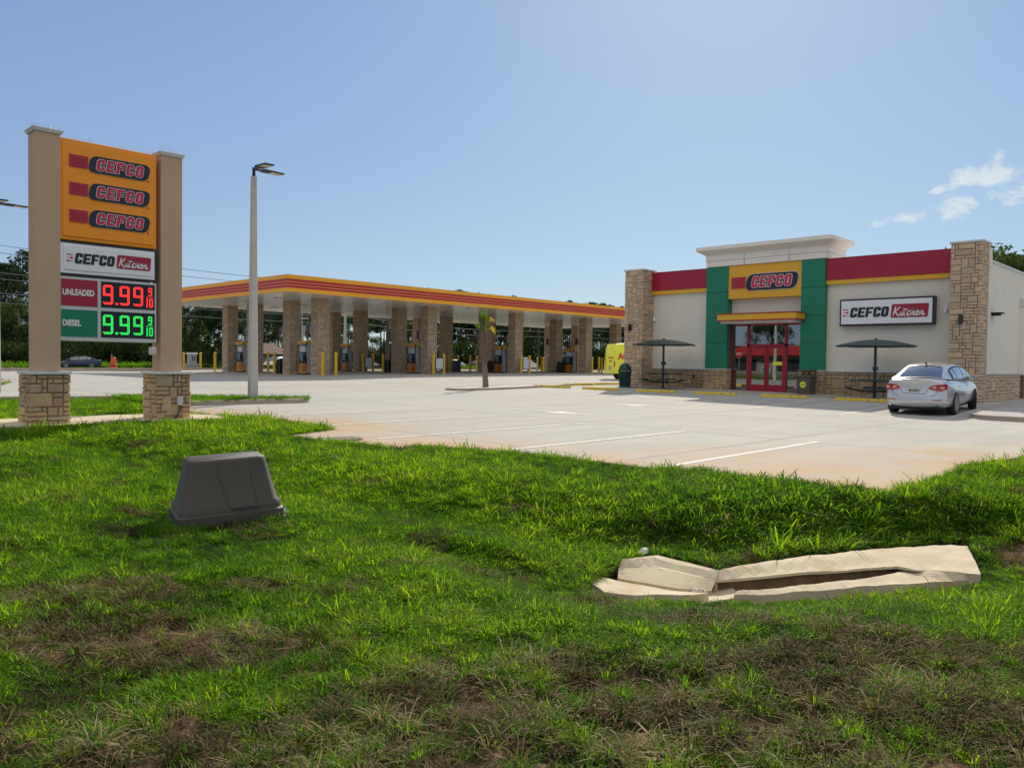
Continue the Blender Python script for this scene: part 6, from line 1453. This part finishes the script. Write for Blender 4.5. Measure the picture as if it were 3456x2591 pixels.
MB().box(-75,-54,-.1,-14,-44,2.9).build('wall', M['wall_taupe'], t); MB().box(-76,-54.5,2.9,-13,-42.6,4.3).build('fascia', M['fascia_red'], t)
for i in range(9): MB().box(-72+i*6.4,-43.99,.6,-68.5+i*6.4,-43.95,2.3).build('window', M['window_dark'], t)
for (x, y, h) in ((-62,-62,13),(-50,-64,15),(-38,-60,11),(-27,-63,14),(-74,-60,12),(-15,-60,12),(-5,-58,11)): plant('broad', x, y, h, 'tree behind the red fascia building across the road', 'trees across the road')
c = copy_tree(plain); recolor(c, M['navy'], M['blackcar']); put(c, -26.5, -12, R(0), -.1); c['label'] = 'dark car on the road behind the photographer'
# ---------------------------------------------------------------- grass
def tuft(name, n, h, spread, lean, w, m_, seed, flat=0):
    rg = random.Random(seed); mb = MB()
    for _ in range(n):
        a, rr = rg.uniform(0,6.28), spread*math.sqrt(rg.random()); b = Vector((rr*math.cos(a), rr*math.sin(a), -.012)); d = a+rg.gauss(0,.7); D = Vector((math.cos(d), math.sin(d), 0)); s_ = Vector((-D.y, D.x, 0)); hh = h*rg.uniform(.4,1.25); ln = lean*rg.uniform(.2,1.5)
        ww = w*rg.uniform(.7,1.3); q = rg.uniform(.1,.5)
        p1 = b+D*hh*ln*.22+Vector((0,0,hh*.55*(1-flat*.6))); p2 = b+D*hh*ln*.65+Vector((0,0,hh*.92*(1-flat))); p3 = b+D*hh*ln*1.05+Vector((0,0,hh*(1-flat)*(.98-q*.4)))
        mb.add([b-s_*ww*.8, b+s_*ww*.8, p1+s_*ww, p1-s_*ww, p2+s_*ww*.7, p2-s_*ww*.7, p3], [(0,1,2,3),(3,2,4,5),(5,4,6)])
    me = bpy.data.meshes.new(name); me.from_pydata(mb.v, [], mb.f); me.materials.append(m_); return bpy.data.objects.new(name, me)
protos = bpy.data.collections.new('grass_tufts')
TU = [tuft('tuft_a',16,.048,.028,1.4,.0024,M['grass'],1), tuft('tuft_b',14,.060,.024,1.1,.0026,M['grass'],2), tuft('tuft_c',18,.034,.034,2.0,.0024,M['grass'],3), tuft('tuft_d',11,.090,.020,.9,.0030,M['grass'],4),
      tuft('tuft_e',18,.05,.035,2.0,.0024,M['dry'],5,.5), tuft('tuft_f',15,.075,.026,1.3,.0022,M['dry'],6,.2), tuft('tuft_g',16,.045,.05,2.6,.0027,M['dry'],7,.75)]
for o in TU: protos.objects.link(o)
order = sorted(o.name for o in protos.objects)
def scatter_tree():
    ng = bpy.data.node_groups.new('scatter', 'GeometryNodeTree'); ng.interface.new_socket('Geometry', in_out='INPUT', socket_type='NodeSocketGeometry'); ng.interface.new_socket('Geometry', in_out='OUTPUT', socket_type='NodeSocketGeometry')
    N, L = ng.nodes, ng.links; gi = N.new('NodeGroupInput'); go = N.new('NodeGroupOutput'); ci = N.new('GeometryNodeCollectionInfo'); ci.inputs['Collection'].default_value = protos; ci.inputs['Separate Children'].default_value = True; ci.inputs['Reset Children'].default_value = True
    io = N.new('GeometryNodeInstanceOnPoints'); io.inputs['Pick Instance'].default_value = True
    def na(nm, ty): n = N.new('GeometryNodeInputNamedAttribute'); n.data_type = ty; n.inputs['Name'].default_value = nm; return n.outputs['Attribute']
    er = N.new('FunctionNodeEulerToRotation'); L.new(na('rot','FLOAT_VECTOR'), er.inputs[0]); L.new(gi.outputs[0], io.inputs['Points']); L.new(ci.outputs[0], io.inputs['Instance']); L.new(na('pick','INT'), io.inputs['Instance Index']); L.new(er.outputs[0], io.inputs['Rotation']); L.new(na('scl','FLOAT'), io.inputs['Scale']); L.new(io.outputs[0], go.inputs[0]); return ng
NG = scatter_tree()
def grass_object(name, pts, label):
    me = bpy.data.meshes.new(name); me.from_pydata([p[0] for p in pts], [], []); 
    a = me.attributes.new('rot','FLOAT_VECTOR','POINT'); a.data.foreach_set('vector', [c for p in pts for c in p[1]])
    a = me.attributes.new('scl','FLOAT','POINT'); a.data.foreach_set('value', [p[2] for p in pts]); a = me.attributes.new('pick','INT','POINT'); a.data.foreach_set('value', [p[3] for p in pts]); a = me.attributes.new('tint','FLOAT','POINT'); a.data.foreach_set('value', [p[4] for p in pts])
    o = link(bpy.data.objects.new(name, me)); m_ = o.modifiers.new('scatter','NODES'); m_.node_group = NG; tag(o, label, 'grass', kind='stuff'); return o
rg = random.Random(9); pts = []
bx_c, bx_s = math.cos(R(74)), math.sin(R(74))
def inbox(x, y):
    dx, dy = x-BOXC[0], y-BOXC[1]; u = dx*bx_c+dy*bx_s; v = -dx*bx_s+dy*bx_c; return abs(u) < .53 and abs(v) < .36
def fcam(x, y): return -math.sin(YAW)*x+math.cos(YAW)*y
def rcam(x, y): return math.cos(YAW)*x+math.sin(YAW)*y
FS = [(-17.95,3.2),(-16.05,3.5),(-15.95,5.2),(-16.1,6.0),(-15.9,7.2),(-15.6,7.9),(-16.4,8.1),(-17.2,7.9),(-17.9,7.3)]
def sow(x0, x1, y0, y1, dens, sc0):
    n = int((x1-x0)*(y1-y0)*dens)
    for _ in range(n):
        x, y = rg.uniform(x0,x1), rg.uniform(y0,y1); f = fcam(x, y); r_ = rcam(x, y)
        if f < 1.2 or abs(r_) > f*.72+1: continue
        if rg.random() > min(1, (6.5/f)**1.1): continue
        if inlot(x, y) or inpoly(x, y, DRAIN) or inbox(x, y): continue
        if inpoly(x, y, FS): continue
        b = brown(x, y); s_ = sc0*(1+max(0, f-6.5)*.06); z = zg(x, y)
        n1 = noise.noise(Vector((x*.55, y*.55, 5))); n2 = noise.noise(Vector((x*2.2, y*2.2, 8)))
        if rg.random() < b*.97:
            n3 = noise.noise(Vector((x*3.1, y*3.1, 21)))
            if n3 > .12 and b > .7 and rg.random() < .9: continue
            k_ = rg.choice((4,5,5,6)) if rg.random() < .80-.5*max(0, n2) else rg.choice((0,0,1,2)); s_ *= rg.uniform(.5,1.45); tint = min(1, max(0, .45+n2*.5+rg.uniform(-.5,.5)))
            if k_ < 4: tint *= .8
        else:
            if n2 < -.38 and rg.random() < .5: k_ = rg.choice((4,5))
            else: k_ = rg.choice((0,0,0,1,1,2,2,2,0,1,2,0,0,2,1,3)) if rg.random() > .045 else rg.choice((4,5,6))
            s_ *= rg.uniform(.7,1.25)*(1+.45*n1+.25*n2); n4 = noise.noise(Vector((x*7, y*7, 3))); s_ *= 1+.35*n4; tint = min(1, max(0, .54+n1*.5+n2*.45+n4*.5+rg.uniform(-.42,.42)))
            if rg.random() < .5: s_ *= rg.uniform(.55,1.35)
            if f > 8.3 and f < 11.5 and x > -7 and y > 6: s_ *= 1.1
            bank = math.exp(-((x+3.9)**2+(y-8.0)**2)/2.2); s_ *= 1+.65*bank
            if segd(x, y, EDGE[:13]) < .15: s_ *= 1.1
            s_ *= 1-.35*b
            dd = segd(x, y, DRAIN+DRAIN[:1])
            if dd < .6 and fcam(x, y) < fcam(-3.0, 6.5)+.25*(rcam(x, y)-rcam(-3.0, 6.5)): s_ *= .55
        pts.append(((x, y, z), (rg.uniform(-.25,.25), rg.uniform(-.25,.25), rg.uniform(0,6.28)), s_, k_, tint))
sow(-8, 1.5, -.5, 6, 2500, .85); sow(-16, 2, 3.2, 13, 1150, .95); sow(-16, -7, 1.5, 3.2, 1300, .95); sow(-27, -14, -1, 9, 420, 1.0); sow(-2.8, 6, 12, 20, 330, 1.0)
print('tufts', len(pts))
grass_object('grass', pts, 'rough green lawn grass with brown dry patches near the camera')
pts = []
for _ in range(5200):
    x, y = rg.uniform(-25.5,-19.9), rg.uniform(4,13)
    if not inpoly(x, y, LK+[(-26,2),(-18.5,2),(-18.1,8)]) : continue
    pts.append(((x, y, zlot(x, y)+(.11 if y > 8.2 else 0.0)), (rg.uniform(-.2,.2), rg.uniform(-.2,.2), rg.uniform(0,6.28)), rg.uniform(1.3,2.3), rg.choice((0,1,2,2)), min(1, max(0, .6+.4*noise.noise(Vector((x,y,1)))+rg.uniform(-.2,.2)))))
grass_object('grass', pts, 'strip of bright grass behind the kerb under the lamp post')
pts = []
for _ in range(9000):
    x, y = rg.uniform(-42,-28.8), rg.uniform(-3,9)
    if inlot(x, y): continue
    pts.append(((x, y, zlot(x, y)+.0), (rg.uniform(-.2,.2), rg.uniform(-.2,.2), rg.uniform(0,6.28)), rg.uniform(1.3,2.4), rg.choice((0,1,2,2)), min(1, max(0, .6+.4*noise.noise(Vector((x,y,1)))+rg.uniform(-.2,.2)))))
for _ in range(7000):
    x, y = rg.uniform(-65.5,-62), rg.uniform(4,28)
    pts.append(((x, y, zlot(x, y)+.06), (rg.uniform(-.2,.2), rg.uniform(-.2,.2), rg.uniform(0,6.28)), rg.uniform(1.0,1.6), rg.choice((2,4,5)), rg.random()))
grass_object('grass', pts, 'grass plot with a kerb at the left edge behind the driveway')
pts = []
for _ in range(9000):
    y = rg.uniform(-10,120); x = -100-abs(rg.gauss(0,4)); pts.append(((x, y, zlot(x, y)-.1), (rg.uniform(-.2,.2), rg.uniform(-.2,.2), rg.uniform(0,6.28)), rg.uniform(4,9), rg.choice((0,1,3,5)), rg.uniform(.1,.8)))
grass_object('grass', pts, 'tall weeds along the foot of the wood beyond the road')
# remove labels a copy should not carry on parts
for o in bpy.data.objects:
    if o.parent is not None and 'category' in o: del o['category']
